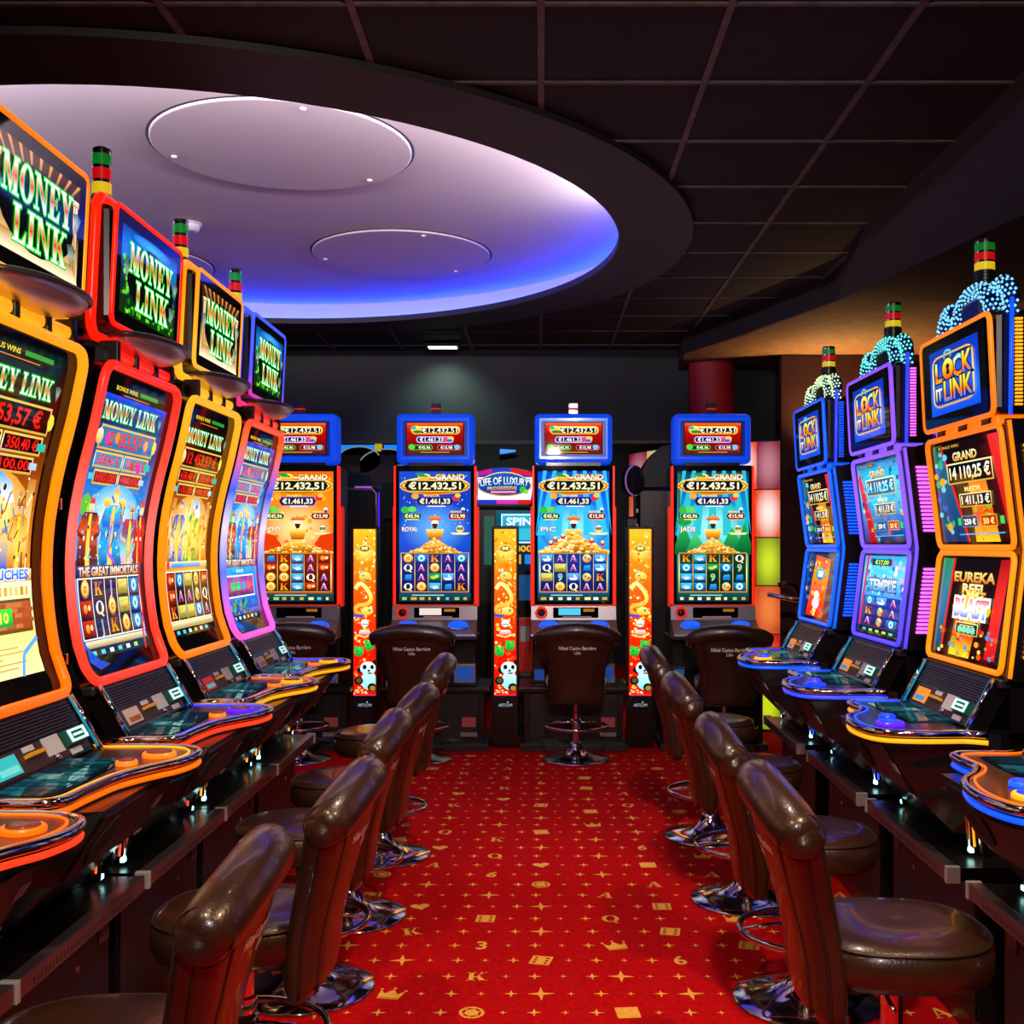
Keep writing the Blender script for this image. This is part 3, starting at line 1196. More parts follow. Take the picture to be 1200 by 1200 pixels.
def sym(A, k, cu, cv, w, h):
    """one reel symbol, centred, cell size w x h (u, v units)"""
    m = min(w * A.a, h) / 2
    if k in 'KAQ':
        c = {'K': ['ffb020', 'e05010'], 'A': ['c020a0', 'ffd0f4'], 'Q': ['ffe8b0', 'ffffff']}[k]
        A.serif(k, cu, cv, h * .72, w * .66, c, '30104a' if k == 'A' else '402008', m * .07)
    elif k in 'J9':
        A.text(k, cu, cv, h * .7, {'J': ['b0b0ff', '3030c0'], '9': ['30e040', '109020']}[k], out='f0f0e0', outw=.03)
    elif k == 'coin':
        A.circ(cu, cv, m * 1.0, ['a04c00', 'ffd840'])
        A.circ(cu, cv, m * .76, ['ffb030', 'fff0a0'])
        A.circ(cu, cv, m * .4, 'd84010')
        A.star(cu, cv, m * .3, m * .12, 5, 'ffe060')
    elif k == 'fish':
        A.rect(cu - w * .44, cv - h * .4, cu + w * .44, cv + h * .4, ['0a4a9a', '30c8f0'])
        A.poly([(cu - w * .38, cv), (cu - w * .05, cv + h * .28), (cu + w * .34, cv + h * .1), (cu + w * .2, cv), (cu + w * .36, cv - h * .16), (cu - w * .05, cv - h * .26)], ['e8f4ff', '5aa0e8'])
        A.circ(cu - w * .2, cv + h * .04, m * .1, '081020', 8)
    elif k == 'gem':
        A.rect(cu - w * .44, cv - h * .42, cu + w * .44, cv + h * .42, ['103070', '2088d0'])
        A.circ(cu, cv, m * .82, ['1090c0', 'a0f8ff'], 8)
        A.ring(cu, cv, m * .6, m * .16, 'e8ffff', 10)
        A.circ(cu, cv, m * .22, '0868b0', 8)
    elif k == 'ship':
        A.rect(cu - w * .44, cv - h * .42, cu + w * .44, cv + h * .42, ['1038a0', '60c0ff'])
        A.poly([(cu - w * .36, cv - h * .05), (cu + w * .36, cv - h * .05), (cu + w * .2, cv - h * .3), (cu - w * .22, cv - h * .3)], 'f0f0ff')
        A.poly([(cu, cv + h * .34), (cu + w * .3, cv), (cu, cv)], 'c8e8ff')
    elif k == 'green':
        A.rect(cu - w * .44, cv - h * .42, cu + w * .44, cv + h * .42, ['083820', '20a050'])
        A.ell(cu - w * .1, cv, w * .26, h * .2, ['e8d060', '30c840'], 10)
        A.ell(cu + w * .16, cv + h * .1, w * .16, h * .16, 'b8f080', 8)
    elif k == 'gold':
        A.rect(cu - w * .44, cv - h * .42, cu + w * .44, cv + h * .42, ['6a7810', 'e8e060'])
        A.poly([(cu - w * .34, cv + h * .05), (cu + w * .34, cv + h * .2), (cu + w * .22, cv - h * .22), (cu - w * .26, cv - h * .2)], ['a05800', 'ffe880'])
    elif k == 'red':
        A.rect(cu - w * .44, cv - h * .42, cu + w * .44, cv + h * .42, ['601000', 'd03010'])
        A.circ(cu - w * .1, cv, m * .5, ['ff5020', 'ffc060'], 8)
        A.circ(cu + w * .2, cv + h * .05, m * .32, 'ffe0a0', 8)
    elif k == 'blue':
        A.poly([(cu - w * .3, cv - h * .3), (cu + w * .3, cv - h * .36), (cu + w * .26, cv + h * .3), (cu - w * .2, cv + h * .24)], ['0850b0', '30a0f0'])
    elif k == 'drum':
        A.circ(cu, cv, m * .9, ['e08018', 'ffe070'])
        A.circ(cu - w * .12, cv + h * .08, m * .34, '30b0c0', 8)
        A.circ(cu + w * .16, cv - h * .1, m * .28, 'd84818', 8)
        A.circ(cu + w * .1, cv + h * .2, m * .2, 'fff0c0', 8)


def smooth(pts, n=5):
    out = []
    for i in range(len(pts) - 1):
        p0, p1, p2, p3 = (Vector(pts[min(max(i + k, 0), len(pts) - 1)]) for k in (-1, 0, 1, 2))
        for k in range(n):
            t = k / n
            q = .5 * ((2 * p1) + (p2 - p0) * t + (2 * p0 - 5 * p1 + 4 * p2 - p3) * t * t + (3 * p1 - p0 - 3 * p2 + p3) * t ** 3)
            out.append((q.x, q.y))
    return out + [pts[-1]]


def amount(A, t, cu, cv, h, w, box='101830', rim='e8b030', tc=None, big=False):
    tc = tc or ['fff8d8', 'ffe890', 'ffffff']
    bw = w / 2
    c = h * .78
    cx = c / A.a
    for k, col in ((1.2, rim), (1.0, box)):
        A.poly([(cu - bw - cx * .6 * k, cv), (cu - bw, cv - c * k), (cu + bw, cv - c * k), (cu + bw + cx * .6 * k, cv), (cu + bw, cv + c * k), (cu - bw, cv + c * k)], col)
    A.text(t, cu, cv, h, tc, w * .94, off=.03)


def coins(A, cu, cv, w, h, n, seed, mound=True):
    r = random.Random(seed)
    if mound:
        A.poly([(cu - w, cv), (cu - w * .8, cv + h * .25), (cu - w * .5, cv + h * .45), (cu - w * .2, cv + h * .8), (cu, cv + h * .9), (cu + w * .25, cv + h * .75), (cu + w * .55, cv + h * .45), (cu + w * .85, cv + h * .22), (cu + w, cv)], ['8a3c04', 'd88a18', 'ffd850'])
    for i in range(n):
        x = r.uniform(-1, 1)
        y = r.uniform(0, 1) * (1 - abs(x)) * .95
        s = r.uniform(.06, .11) * h
        c = r.choice([['c06008', 'ffe060'], ['e09018', 'fff0a0'], ['ffc840', 'fff8c8'], ['b04c08', 'e8a020']])
        A.ell(cu + x * w, cv + y * h + s * .4, s * 1.25 / A.a, s * r.uniform(.6, 1), c, 9)


def fortune_top():
    A = Art(1.62)
    A.rect(0, 0, 1, 1, '080404')
    A.rect(.015, .02, .985, .98, ['5a2008', '7a0604', 'a80806', 'e83010'])
    A.rect(.015, .9, .985, .98, ['d82808', 'ff7020'])
    A.frame(.1, .62, .93, .88, .05, ['d88a10', 'fff080'], '0c1420', r=.1)
    A.ell(.18, .77, .1, .13, ['e0a018', 'ffe860'], 10)
    A.ell(.13, .83, .05, .06, '28b0a0', 8)
    A.ell(.2, .71, .08, .05, '188038', 8)
    A.text('€12.432,51', .58, .755, .15, ['ffe9a0', 'ffffff'], .6, off=.012)
    A.frame(.18, .36, .82, .56, .03, 'c8b0ff', '181060', r=.08)
    A.text('€1.461,33', .44, .46, .12, ['fff0b0', 'ffffff'], .4, off=.012)
    A.ell(.7, .47, .07, .08, 'e04070', 8)
    A.ell(.77, .5, .06, .07, 'ffc040', 8)
    A.ell(.75, .43, .05, .05, '3060d8', 8)
    A.frame(.05, .13, .46, .29, .02, '40c040', '0c3010', r=.07)
    A.ell(.1, .23, .06, .09, '50c838', 8)
    A.text('€45,96', .32, .21, .09, 'f4ffd8', .2, off=.012)
    A.frame(.54, .13, .95, .29, .02, 'e06080', '400818', r=.07)
    A.text('€15,98', .7, .21, .09, 'ffffff', .2, off=.012)
    A.ell(.88, .22, .05, .08, '60c0f0', 8)
    A.rect(.25, .05, .75, .07, 'e0a030')
    return A


def fortune_main(kind):
    A = Art(.545)
    A.rect(0, 0, 1, 1, '060405')
    bg = {'orange': ['a01c04', 'd03404', 'e85808', 'f89018', 'e86008'], 'blue': ['0a1468', '1430b0', '1850c8', '0c30a0', '1848c0'],
          'sea': ['0a3898', '1070d0', '20a8f0', '1060d8', '0a40c0'], 'green': ['083c30', '10905a', '20c0d0', '1080c0', '0c3058']}[kind]
    A.rect(.03, .02, .97, .965, bg)
    hot = {'orange': ('ffe8a0', 'f08010'), 'blue': ('60b0ff', '1848c0'), 'sea': ('80f0ff', '1878d8'), 'green': ('a0ffff', '18a0b0')}[kind]
    A.glow(.5, .56, .46, .2, hot[0], hot[1])
    r = random.Random(len(kind))
    if kind == 'blue':
        for i in range(70):
            A.circ(r.uniform(.06, .94), r.uniform(.5, .95), r.uniform(.002, .006), 'c8e4ff', 5)
    if kind == 'orange':
        for i in range(40):
            A.circ(r.uniform(.06, .94), r.uniform(.4, .95), r.uniform(.006, .02), r.choice(['ffd860', 'fff0b0', 'f86a10', 'ffa020']), 7)
    if kind in ('sea', 'green'):
        for i in range(7):
            x = .1 + .13 * i
            A.poly([(x, .97), (x + .05, .97), (.5 + (x - .5) * 1.6 + .06, .5), (.5 + (x - .5) * 1.6 - .06, .5)], '30b8ff' if kind == 'sea' else '28b8c8')
    if kind == 'green':
        for x, w_, hh, c in ((.12, .16, .22, ['045028', '20b050']), (.28, .16, .16, ['086838', '40d070']), (.76, .18, .2, ['064828', '28b858']), (.92, .12, .24, ['045028', '18a048']), (.6, .12, .12, ['0a7848', '50e080'])):
            A.poly([(x - w_, .36), (x - w_ * .3, .36 + hh * .8), (x, .36 + hh), (x + w_ * .4, .36 + hh * .6), (x + w_, .36)], c)
        A.ell(.12, .6, .1, .03, '209038', 9)
        A.rect(.04, .62, .07, .95, '3a6020')
    # dragon round the grand amount
    pts = [(.5 + .44 * math.cos(a), .86 + .05 * math.sin(a)) for a in [PI * 2 * k / 26 for k in range(27)]]
    A.line(pts, .03, ['c86808', 'ffd048', 'fff0a0'])
    A.line(pts, .009, 'b84808')
    A.ell(.36, .925, .09, .024, ['e09018', 'ffe878'], 10)
    A.poly([(.24, .95), (.34, .955), (.4, .925), (.3, .925)], '189048')
    A.circ(.39, .93, .006, '201008', 6)
    A.text('GRAND', .7, .925, .036, ['ffffff', 'ffd040'], .38, off=.03, out='8a3c00', outw=.07)
    amount(A, '€12.432,51', .5, .86, .046, .72, '0a1420', 'e8b830')
    A.text('MAJOR', .46, .79, .016, 'ffc840', .2, off=.03)
    A.ell(.78, .77, .05, .02, 'd82838', 8)
    A.ell(.8, .79, .04, .016, 'ffc040', 8)
    A.ell(.24, .785, .05, .022, 'f0a030', 8)
    amount(A, '€1.461,33', .5, .748, .034, .42, '101050', '3848c0')
    A.rect(.4, .708, .64, .715, 'e8e8ff')
    for x, t_, b_, rim in ((.2, '€45,96', '103810', '38a838'), (.8, '€15,98', '40101c', 'c03048')):
        amount(A, t_, x, .64, .024, .2, b_, rim)
        A.rect(x - .08, .612, x + .08, .618, 'e8e070' if x < .5 else 'ff7848')
    A.ell(.11, .685, .06, .026, '38b038', 8)
    A.ell(.2, .69, .06, .022, '58d050', 8)
    A.circ(.87, .69, .014, 'e8f4ff', 8)
    A.circ(.87, .675, .012, '204880', 8)
    A.text('BONUS', .78, .672, .012, 'ffd840', .14, off=.03)
    nm = {'orange': 'FOO', 'blue': 'ROYAL', 'sea': 'PIC', 'green': 'JADE'}[kind]
    A.text(nm, .17, .545, .03, ['ffe0b0', 'ffffff'], .2, off=.02, out='604020' if kind != 'sea' else '203060')
    A.circ(.83, .545, .028, ['d8c060', 'fff8d0'], 10)
    A.text('88', .83, .55, .02, '205030', .08, off=.04)
    A.poly([(.7, .52), (.96, .52), (.92, .505), (.74, .505)], 'f0e0a0')
    # figure with the gold pot
    A.ell(.5, .59, .05, .022, ['ffd8b0', 'fff0d8'], 10)
    A.poly([(.4, .61), (.6, .61), (.56, .64), (.53, .63), (.5, .655), (.47, .63), (.44, .64)], ['d82820', 'ffc030'])
    A.poly([(.46, .585), (.54, .585), (.52, .55), (.48, .55)], '401808')
    A.poly([(.38, .545), (.62, .545), (.58, .47), (.42, .47)], ['a04808', 'e89018', 'ffe070'])
    if kind == 'sea':
        coins(A, .5, .37, .46, .16, 130, 5)
        for x, y in ((.26, .47), (.36, .49), (.74, .46), (.2, .44), (.88, .44)):
            A.circ(x, y, .018, 'c82818', 8)
            A.circ(x, y + .012, .012, 'ffd8a0', 7)
    elif kind == 'orange':
        A.poly([(.03, .37), (.3, .42), (.2, .5), (.03, .52)], 'd83808')
        A.poly([(.97, .37), (.7, .42), (.8, .5), (.97, .52)], 'd83808')
        coins(A, .5, .37, .46, .1, 90, 6)
    else:
        coins(A, .5, .37, .34, .11, 80, 7)
    # reels
    R_ = {'orange': [['blue', 'red', 'coin', 'coin'], ['K', 'coin', 'coin', 'K'], ['fish', 'fish', 'fish', 'fish'], ['A', 'A', 'Q', 'red'], ['red', 'red', 'A', 'A']],
          'blue': [['coin', 'Q', 'blue', 'Q'], ['gem', 'A', 'A', 'coin'], ['K', 'coin', 'green', 'fish'], ['A', 'A', 'ship', 'blue'], ['gem', 'A', 'A', 'K']],
          'sea': [['ship', 'Q', 'gold', 'A'], ['A', 'gold', '9', 'coin'], ['A', 'A', 'ship', 'Q'], ['drum', 'blue', 'drum', 'A'], ['ship', 'ship', 'K', 'A']],
          'green': [['K', 'gem', 'fish', 'fish'], ['fish', 'fish', 'fish', 'gem'], ['K', 'green', '9', 'blue'], ['K', 'gem', 'blue', 'drum'], ['Q', '9', 'blue', 'gem']]}[kind]
    A.rect(.05, .085, .95, .375, ['c08818', 'ffe890', 'c08818'])
    rb = {'orange': ['3a0c04', '802008'], 'blue': ['081048', '182880'], 'sea': ['081850', '103890'], 'green': ['041c14', '0a3a28']}[kind]
    for i in range(5):
        u0 = .065 + .175 * i
        A.rect(u0, .093, u0 + .168, .367, rb)
        for j in range(4):
            sym(A, R_[i][j], u0 + .084, .367 - .0685 * (j + .5), .168, .0685)
    A.rect(.03, .02, .97, .078, ['0a2a30', '184850'])
    for i in range(8):
        u = .07 + .115 * i
        A.rect(u, .03, u + rs.uniform(.03, .08), .05, rs.choice(['e0e0a0', '50c0e0', 'f0f0f0', '80d060', 'c8a040']))
    A.rect(.2, .062, .62, .068, 'a8e0e0')
    return A


def pillar_art(v=0):
    A = Art(.14)
    r = random.Random(40 + v)
    A.rect(0, 0, 1, 1, ['d80c08', 'e01408', 'e82c08', 'f05008', 'f88810', 'ffc028'])
    A.glow(.5, .86, .5, .06, 'ffe860', 'f89820')
    for i in range(170):
        y = r.uniform(.04, .99)
        s = r.uniform(.003, .010)
        A.ell(r.uniform(.05, .95), y, s / A.a * .9, s, r.choice(['ffd050', 'fff0a0', 'f8a020', 'ffe070', 'ff6a18'] if y > .45 else ['ff3010', 'ffc040', 'c00808', 'ffe080', 'ff7020']), 7)
    for i in range(26):
        A.circ(r.uniform(.1, .9), r.uniform(.02, .5), r.uniform(.006, .013), r.choice(['e00c08', 'ff5010', 'ffc848']), 8)
    A.rect(.1, .862, .9, .868, 'ffe080')
    A.ell(.5, .885, .28, .022, ['a06808', 'ffe070'], 12)
    A.ell(.5, .885, .2, .016, '3a2008', 10)
    A.text('88', .5, .885, .018, 'ffe890', .26, off=.05)
    # golden dragon
    A.line(smooth([(.1, .64), (.3, .675), (.6, .64), (.78, .585), (.6, .55), (.2, .54), (.1, .51), (.4, .49), (.8, .52)]), .024, ['e09010', 'ffd850', 'fff0a0'])
    A.ell(.52, .715, .26, .03, ['f0a020', 'ffe878'], 12)
    A.poly([(.3, .74), (.45, .755), (.4, .725)], '70d0e0')
    A.line([(.48, .70), (.62, .69), (.68, .7)], .005, '401808')
    A.circ(.45, .72, .005, '201008', 6)
    A.ell(.6, .508, .26, .026, ['e8b020', 'fff080'], 12)
    A.circ(.7, .512, .008, '208878', 7)
    A.poly([(.02, .49), (.5, .485), (.4, .47), (.02, .475)], '3050c8')
    # child
    A.circ(.5, .435, .024, ['ffd8c0', 'fff4ec'], 12)
    A.rect(.36, .425, .64, .433, '60a8d8')
    A.poly([(.3, .395), (.7, .395), (.8, .36), (.2, .36)], ['d82020', 'fff0e0'])
    A.line([(.12, .365), (.5, .352), (.9, .37)], .008, 'ffe070')
    # green cubs
    for x, y in ((.7, .3), (.25, .265)):
        A.circ(x, y, .03, ['108828', '40e048'], 10)
        A.circ(x - .12, y + .024, .012, '28b838', 7)
        A.circ(x + .14, y + .022, .01, '28b838', 7)
        A.circ(x - .06, y + .004, .005, '083810', 6)
    for x, y in ((.5, .235), (.9, .25)):
        A.poly([(x, y + .03), (x + .12, y), (x, y - .01), (x - .12, y)], 'e00c08')
    # panda
    A.circ(.34, .155, .022, '0a1414', 9)
    A.circ(.95, .2, .016, '0a1414', 9)
    A.ell(.64, .165, .34, .04, ['9ce8f0', 'f8ffff'], 14)
    A.ell(.68, .09, .34, .056, ['80d8e8', 'c8f8ff'], 14)
    A.ell(.5, .172, .09, .015, '0a1414', 8)
    A.ell(.82, .172, .08, .014, '0a1414', 8)
    A.ell(.68, .15, .06, .007, '0a1414', 8)
    A.ell(.72, .135, .12, .005, '603040', 8)
    A.ell(.24, .09, .2, .026, '0c1816', 10)
    A.ell(.26, .092, .12, .016, '604820', 8)
    A.ell(.82, .05, .2, .026, '0c1816', 10)
    A.ell(.84, .045, .13, .016, '988018', 8)
    coins(A, .3, .01, .3, .06, 26, 3, False)
    A.rect(0, 0, 1, .008, 'e02850')
    A.rect(.0, 0, .03, 1, '401008')
    A.rect(.97, 0, 1, 1, '401008')
    return A


def fan(A, cu, cv, s):
    for k in range(4):
        a = -.5 + k * .33
        A.poly([(cu, cv - s * .6), (cu + s * math.sin(a) / A.a, cv + s * math.cos(a)), (cu + s * math.sin(a + .28) / A.a, cv + s * math.cos(a + .28))], ['203028', '88a898', '304438'])


def money_top(v):
    A = Art(1.55)
    A.rect(0, 0, 1, 1, '050405')
    I = (.065, .1, .935, .9)
    if v == 'jungle':
        A.rect(*I, ['0a3008', '0c2818', '082848', '1878d0', '083878'])
        r = random.Random(5)
        for i in range(90):
            x = r.choice([r.uniform(.065, .935), r.uniform(.065, .2), r.uniform(.8, .935)])
            y = r.uniform(.1, .3) if .2 < x < .8 else r.uniform(.1, .62)
            A.circ(min(.9, max(.1, x)), max(.14, y), r.uniform(.015, .035), r.choice(['38b018', '0c5008', '80e030', '186810', '54c820', '083008']), 6)
        A.glow(.5, .84, .3, .06, '40b0ff', '1868b8')
        A.circ(.8, .76, .03, '30c020', 7)
    else:
        A.rect(*I, ['f0d898', 'c89850', '2a1420', '180818', '4a2410'])
        for i in range(9):
            x = .1 + .1 * i
            A.poly([(x, .9), (x + .03, .9), (.5 + (x - .5) * .7 + .015, .72), (.5 + (x - .5) * .7, .72)], ['6a3410', 'e09848'])
        for x in (.1, .86):
            A.rect(x, .1, x + .045, .75, ['a06018', 'ffe8b0'])
            A.rect(x + .014, .1, x + .022, .75, '8a5010')
            A.rect(x - .012, .72, x + .057, .77, ['c07820', 'fff0c0'])
        A.poly([(.065, .1), (.935, .1), (.86, .24), (.14, .24)], ['fff0c8', 'b07828'])
    A.ell(.5, .48, .37, .33, '07080c', 22)
    for x, y, s in ((.12, .47, .12), (.89, .56, .11), (.84, .28, .12)):
        fan(A, x, y, s)
    st = [(0, 'ffffff'), (.2, 'd8ffd0'), (.42, 'ff3808'), (.6, 'e83010'), (.8, 'fff0c0'), (1, 'ffffff')]
    A.serif('MONEY', .5, .635, .27, .68, st, '18c830', .0135)
    A.serif('LINK', .53, .315, .27, .52, st, '18c830', .0135)
    return A


def figure(A, cu, v0, v1, w, robe, skin, hat, trim='ffd040', head=.13):
    H = v1 - v0
    A.poly([(cu - w * .5, v0), (cu + w * .5, v0), (cu + w * .42, v0 + H * .5), (cu + w * .3, v0 + H * .74), (cu - w * .3, v0 + H * .74), (cu - w * .42, v0 + H * .5)], robe)
    A.poly([(cu - w * .1, v0), (cu + w * .1, v0), (cu + w * .06, v0 + H * .72), (cu - w * .06, v0 + H * .72)], trim)
    A.line([(cu - w * .34, v0 + H * .7), (cu - w * .5, v0 + H * .45), (cu - w * .2, v0 + H * .38)], H * .06, robe)
    A.line([(cu + w * .34, v0 + H * .7), (cu + w * .5, v0 + H * .45), (cu + w * .2, v0 + H * .38)], H * .06, robe)
    A.circ(cu - w * .2, v0 + H * .38, H * .035, skin, 8)
    A.circ(cu + w * .2, v0 + H * .38, H * .035, skin, 8)
    hr = H * head * .62
    A.circ(cu, v0 + H * .82, hr, skin, 12)
    A.circ(cu - hr * .35 / A.a, v0 + H * .83, hr * .13, '180c08', 6)
    A.circ(cu + hr * .35 / A.a, v0 + H * .83, hr * .13, '180c08', 6)
    A.rect(cu - hr * .3 / A.a, v0 + H * .795, cu + hr * .3 / A.a, v0 + H * .802, '802018')
    A.poly([(cu - hr * 1.1 / A.a, v0 + H * .86), (cu + hr * 1.1 / A.a, v0 + H * .86), (cu + hr * .7 / A.a, v0 + H * .95), (cu, v0 + H), (cu - hr * .7 / A.a, v0 + H * .95)], hat)


def jackpot(A, u0, v0, u1, v1, t, tc, inner='140808'):
    A.frame(u0, v0, u1, v1, .007, ['c89820', 'fff6b0', 'd8b040'], inner)
    h = (v1 - v0) * .56
    A.text(t, (u0 + u1) / 2, (v0 + v1) / 2, h, tc, (u1 - u0) * .78, off=.025)


def money_main(v, variant=0):
    A = Art(.66)
    r = random.Random(20 + variant)
    A.rect(0, 0, 1, 1, '050405')
    gold = v == 'gold'
    if gold:
        A.rect(.1, .06, .9, .94, ['e8c060', 'f0c858', 'e89828', 'c86a10', '8a3808', '300c04', '0a0606'])
    else:
        A.rect(.06, .06, .94, .9, ['1038a0', '1868c8', '20a0e0', '1890e0', '2070c8', '103070', '184090'])
    # attract line and title
    A.text('BONUS WINS', .34, .95, .014, 'e8d030', .28, off=.02)
    A.rect(.52, .944, .78, .958, '209030')
    A.rect(.3, .93, .66, .933, 'e07818')
    if not gold:
        A.rect(.06, .9, .94, .925, ['1028b0', '2048e0'])
        A.rect(.06, .83, .94, .9, ['082048', '103890'])
    st = [(0, 'ffffff'), (.2, 'f0ffd0'), (.42, 'ff4808'), (.62, 'f08020'), (.85, 'e0ffff'), (1, 'ffffff')]
    A.serif('MONEY LINK', .46, .872, .058, .72, st, '18a828', .004)
    fan(A, .87, .862, .03)
    rd = ['b00808', 'ff2010', 'd01008']
    ji = '160406' if gold else '2090c0'
    jackpot(A, .12, .745, .86, .825, '12 453,57 €', rd, '180406' if gold else '1870a8')
    A.ell(.87, .785, .03, .025, 'e8d040', 8)
    A.circ(.12, .785, .028, ['d0a020', 'fff4c0'], 8)
    jackpot(A, .12, .685, .48, .74, '658,40 €', rd, ji)
    jackpot(A, .49, .685, .84, .74, '350,40 €', rd, ji)
    A.rect(.8, .7, .88, .722, '28b8a0')
    jackpot(A, .16, .63, .47, .68, '100,00', rd, ji if gold else '802008')
    jackpot(A, .48, .63, .8, .68, '100,00', rd, ji if gold else '802008')
    A.rect(.1, .645, .17, .665, '48c0c8')
    A.rect(.77, .645, .84, .665, 'a8c8e0')
    if not gold:
        for x, y, c in ((.22, .785, 'd83080'), (.34, .79, 'f08030'), (.74, .785, 'f0a060'), (.62, .71, 'c04010'), (.72, .7, 'e020a0')):
            A.circ(x, y, .02, c, 8)
    # figures
    if gold:
        A.glow(.5, .5, .36, .14, 'fff0b0', 'e89830')
        for x in (.13, .8):
            A.rect(x, .36, x + .07, .62, ['b06818', 'f8d080', 'c07820'])
        figure(A, .3, .36, .62, .26, ['2858d8', 'ffe070', '2050c0'], ['f0a048', 'ffd890'], ['ffe890', '2048c8', 'ffd850'])
        figure(A, .56, .36, .63, .28, ['1850c8', 'f8d060', 'ffe890'] if variant == 0 else ['28a020', 'ffe060', '48d030'], ['e89840', 'ffe0a0'], ['f0f8ff', '2090e0', '60d0f0'])
        A.poly([(.5, .6), (.54, .635), (.66, .6), (.7, .55), (.62, .545)], ['fffff0', '30a0e8'])
        A.circ(.6, .59, .01, '102040', 7)
        figure(A, .77, .36, .57, .18, ['c06010', 'ffd060', 'e08818'], ['e0a050', 'ffd8a0'], ['c02010', 'ffc830'])
        for i in range(50):
            x, y = r.uniform(.12, .86), r.uniform(.365, .62)
            A.line([(x, y), (x + r.uniform(-.04, .04), y - r.uniform(.02, .06))], r.uniform(.004, .008), r.choice(['8a3c04', 'fff4c0', '602808', 'f8a820', '1848a8', '208090', '401c08']))
        for i in range(50):
            A.circ(r.uniform(.12, .88), r.uniform(.37, .62), r.uniform(.003, .008), r.choice(['fff4c0', 'f8a820', 'a85008', 'ffd860', '502008']), 6)
        A.line([(.47, .62), (.46, .37)], .008, 'fff0a0')
    else:
        A.glow(.5, .52, .36, .12, 'f0ffff', '38a8f0')
        A.circ(.14, .56, .04, '60b830', 8)
        A.circ(.2, .545, .03, '88d848', 8)
        figure(A, .22, .36, .6, .26, ['381008', '902810', 'd85018', '401418'], ['ffd098', 'ffe8c0'], ['c81818', 'f04020', '38a040'])
        figure(A, .76, .36, .58, .26, ['d8b0c8', '88d0c8', '804060', 'c03050'], ['e8a860', 'ffd8a0'], ['a05010', 'ffd060'])
        figure(A, .9, .36, .6, .16, ['801010', 'd02018', '601030'], ['ffd090', 'ffe8c0'], ['e06010', 'c01830'])
        figure(A, .5, .36, .64, .3, ['0858a8', '18a8e0', '2060c8', '30c8e8'], ['ffc878', 'ffe8b0'], ['ffd040', 'f0a020', '40c8e8'])
        for x in (.4, .6):
            A.ell(x, .575, .05, .018, ['f0a020', 'ffe070'], 8)
        A.line([(.5, .5), (.48, .4), (.56, .37)], .014, 'a050e0')
        for i in range(40):
            x, y = r.uniform(.08, .92), r.uniform(.365, .6)
            A.line([(x, y), (x + r.uniform(-.06, .06), y - r.uniform(.02, .05))], r.uniform(.004, .009), r.choice(['0a3c80', '40d0f0', '701408', 'ffd040', 'f04828', '301048', '18a0a0', '401008']))
        for i in range(46):
            A.circ(r.uniform(.08, .92), r.uniform(.37, .6), r.uniform(.003, .008), r.choice(['40d0f0', 'ffd040', 'f04828', 'd868d8', 'fff8e0', '102050']), 6)
    # title strip
    if gold and variant == 0:
        A.rect(.1, .325, .9, .36, ['c08830', 'ffe8a0'])
        A.text('EGYPTIAN RICHES', .5, .345, .026, ['2050e0', '60a0ff'], .74, off=.04, out='f0f0ff', outw=.09)
        A.rect(.1, .06, .9, .325, ['fff0a8', 'f8dc80', 'fff8c8'])
        for i in range(16):
            A.rect(.12 + .048 * i, .285, .12 + .048 * i + r.uniform(.02, .04), .31, r.choice(['d8a848', 'f0c868', 'c89038']))
        A.frame(.12, .18, .88, .275, .008, '604818', ['904018', 'c06030'])
        for i in range(5):
            for j in range(10):
                A.rect(.15 + .072 * j + (.03 if i % 2 else 0), .192 + .015 * i, .15 + .072 * j + .066 + (.03 if i % 2 else 0), .204 + .015 * i, r.choice(['b85028', 'd07040', 'a84820']))
        for x, c in ((.36, ['102028', '204050']), (.56, ['10a020', '40f040']), (.2, ['102028', '204050'])):
            A.rect(x, .2, x + .14, .25, c)
            A.text('10', x + .07, .225, .028, 'ffe060', .07, off=.03)
        A.rect(.14, .155, .5, .172, '2890d8')
        for i in range(5):
            A.rect(.16, .138 - .014 * i, .16 + r.uniform(.4, .62), .142 - .014 * i, 'd0a850')
        A.line([(.9, .16), (.76, .12), (.7, .06)], .014, '58a8e8')
    else:
        if gold:
            A.rect(.1, .33, .9, .36, ['c08830', 'ffe8a0'])
            A.rect(.2, .336, .76, .353, ['3878c8', '68c0f0'])
            A.circ(.14, .345, .018, 'd03048', 8)
        else:
            A.rect(.06, .32, .94, .36, ['0c1c58', '1c4890'])
            A.text('THE GREAT IMMORTALS', .5, .34, .028, ['c07820', 'fff8e0'], .78, off=.04, out='682010', outw=.08)
        if variant == 1 and not gold:
            A.rect(.06, .06, .94, .32, ['1030a8', '1878d8', '20a0e8'])
            A.frame(.1, .17, .82, .28, .008, 'e8e8ff', ['301058', 'd04888', '8030a0'])
            for i in range(4):
                A.rect(.2 + .14 * i, .205, .2 + .14 * i + .1, .245, r.choice(['28d068', 'f06050', '30a0e8']))
            A.text('BONUS', .46, .3, .014, 'fff0a0', .18, off=.02)
            for i in range(60):
                A.circ(r.uniform(.12, .6), r.uniform(.07, .16), r.uniform(.006, .016), r.choice(['188828', '40c038', '0c4818', 'c86a18', '2058d8']), 6)
        else:
            A.rect(.09, .115, .91, .32, 'f8f0d8')
            cells = [['coin', 'K', 'J', 'gold', 'gem'], ['red', 'Q', 'coin', 'gold', 'gem'], ['red', 'J', 'K', 'coin', 'gem']] if not gold else [['red', 'gem', 'gold', 'coin', 'red'], ['red', 'A', 'A', 'drum', 'Q'], ['K', 'gold', 'gold', 'gem', 'A']]
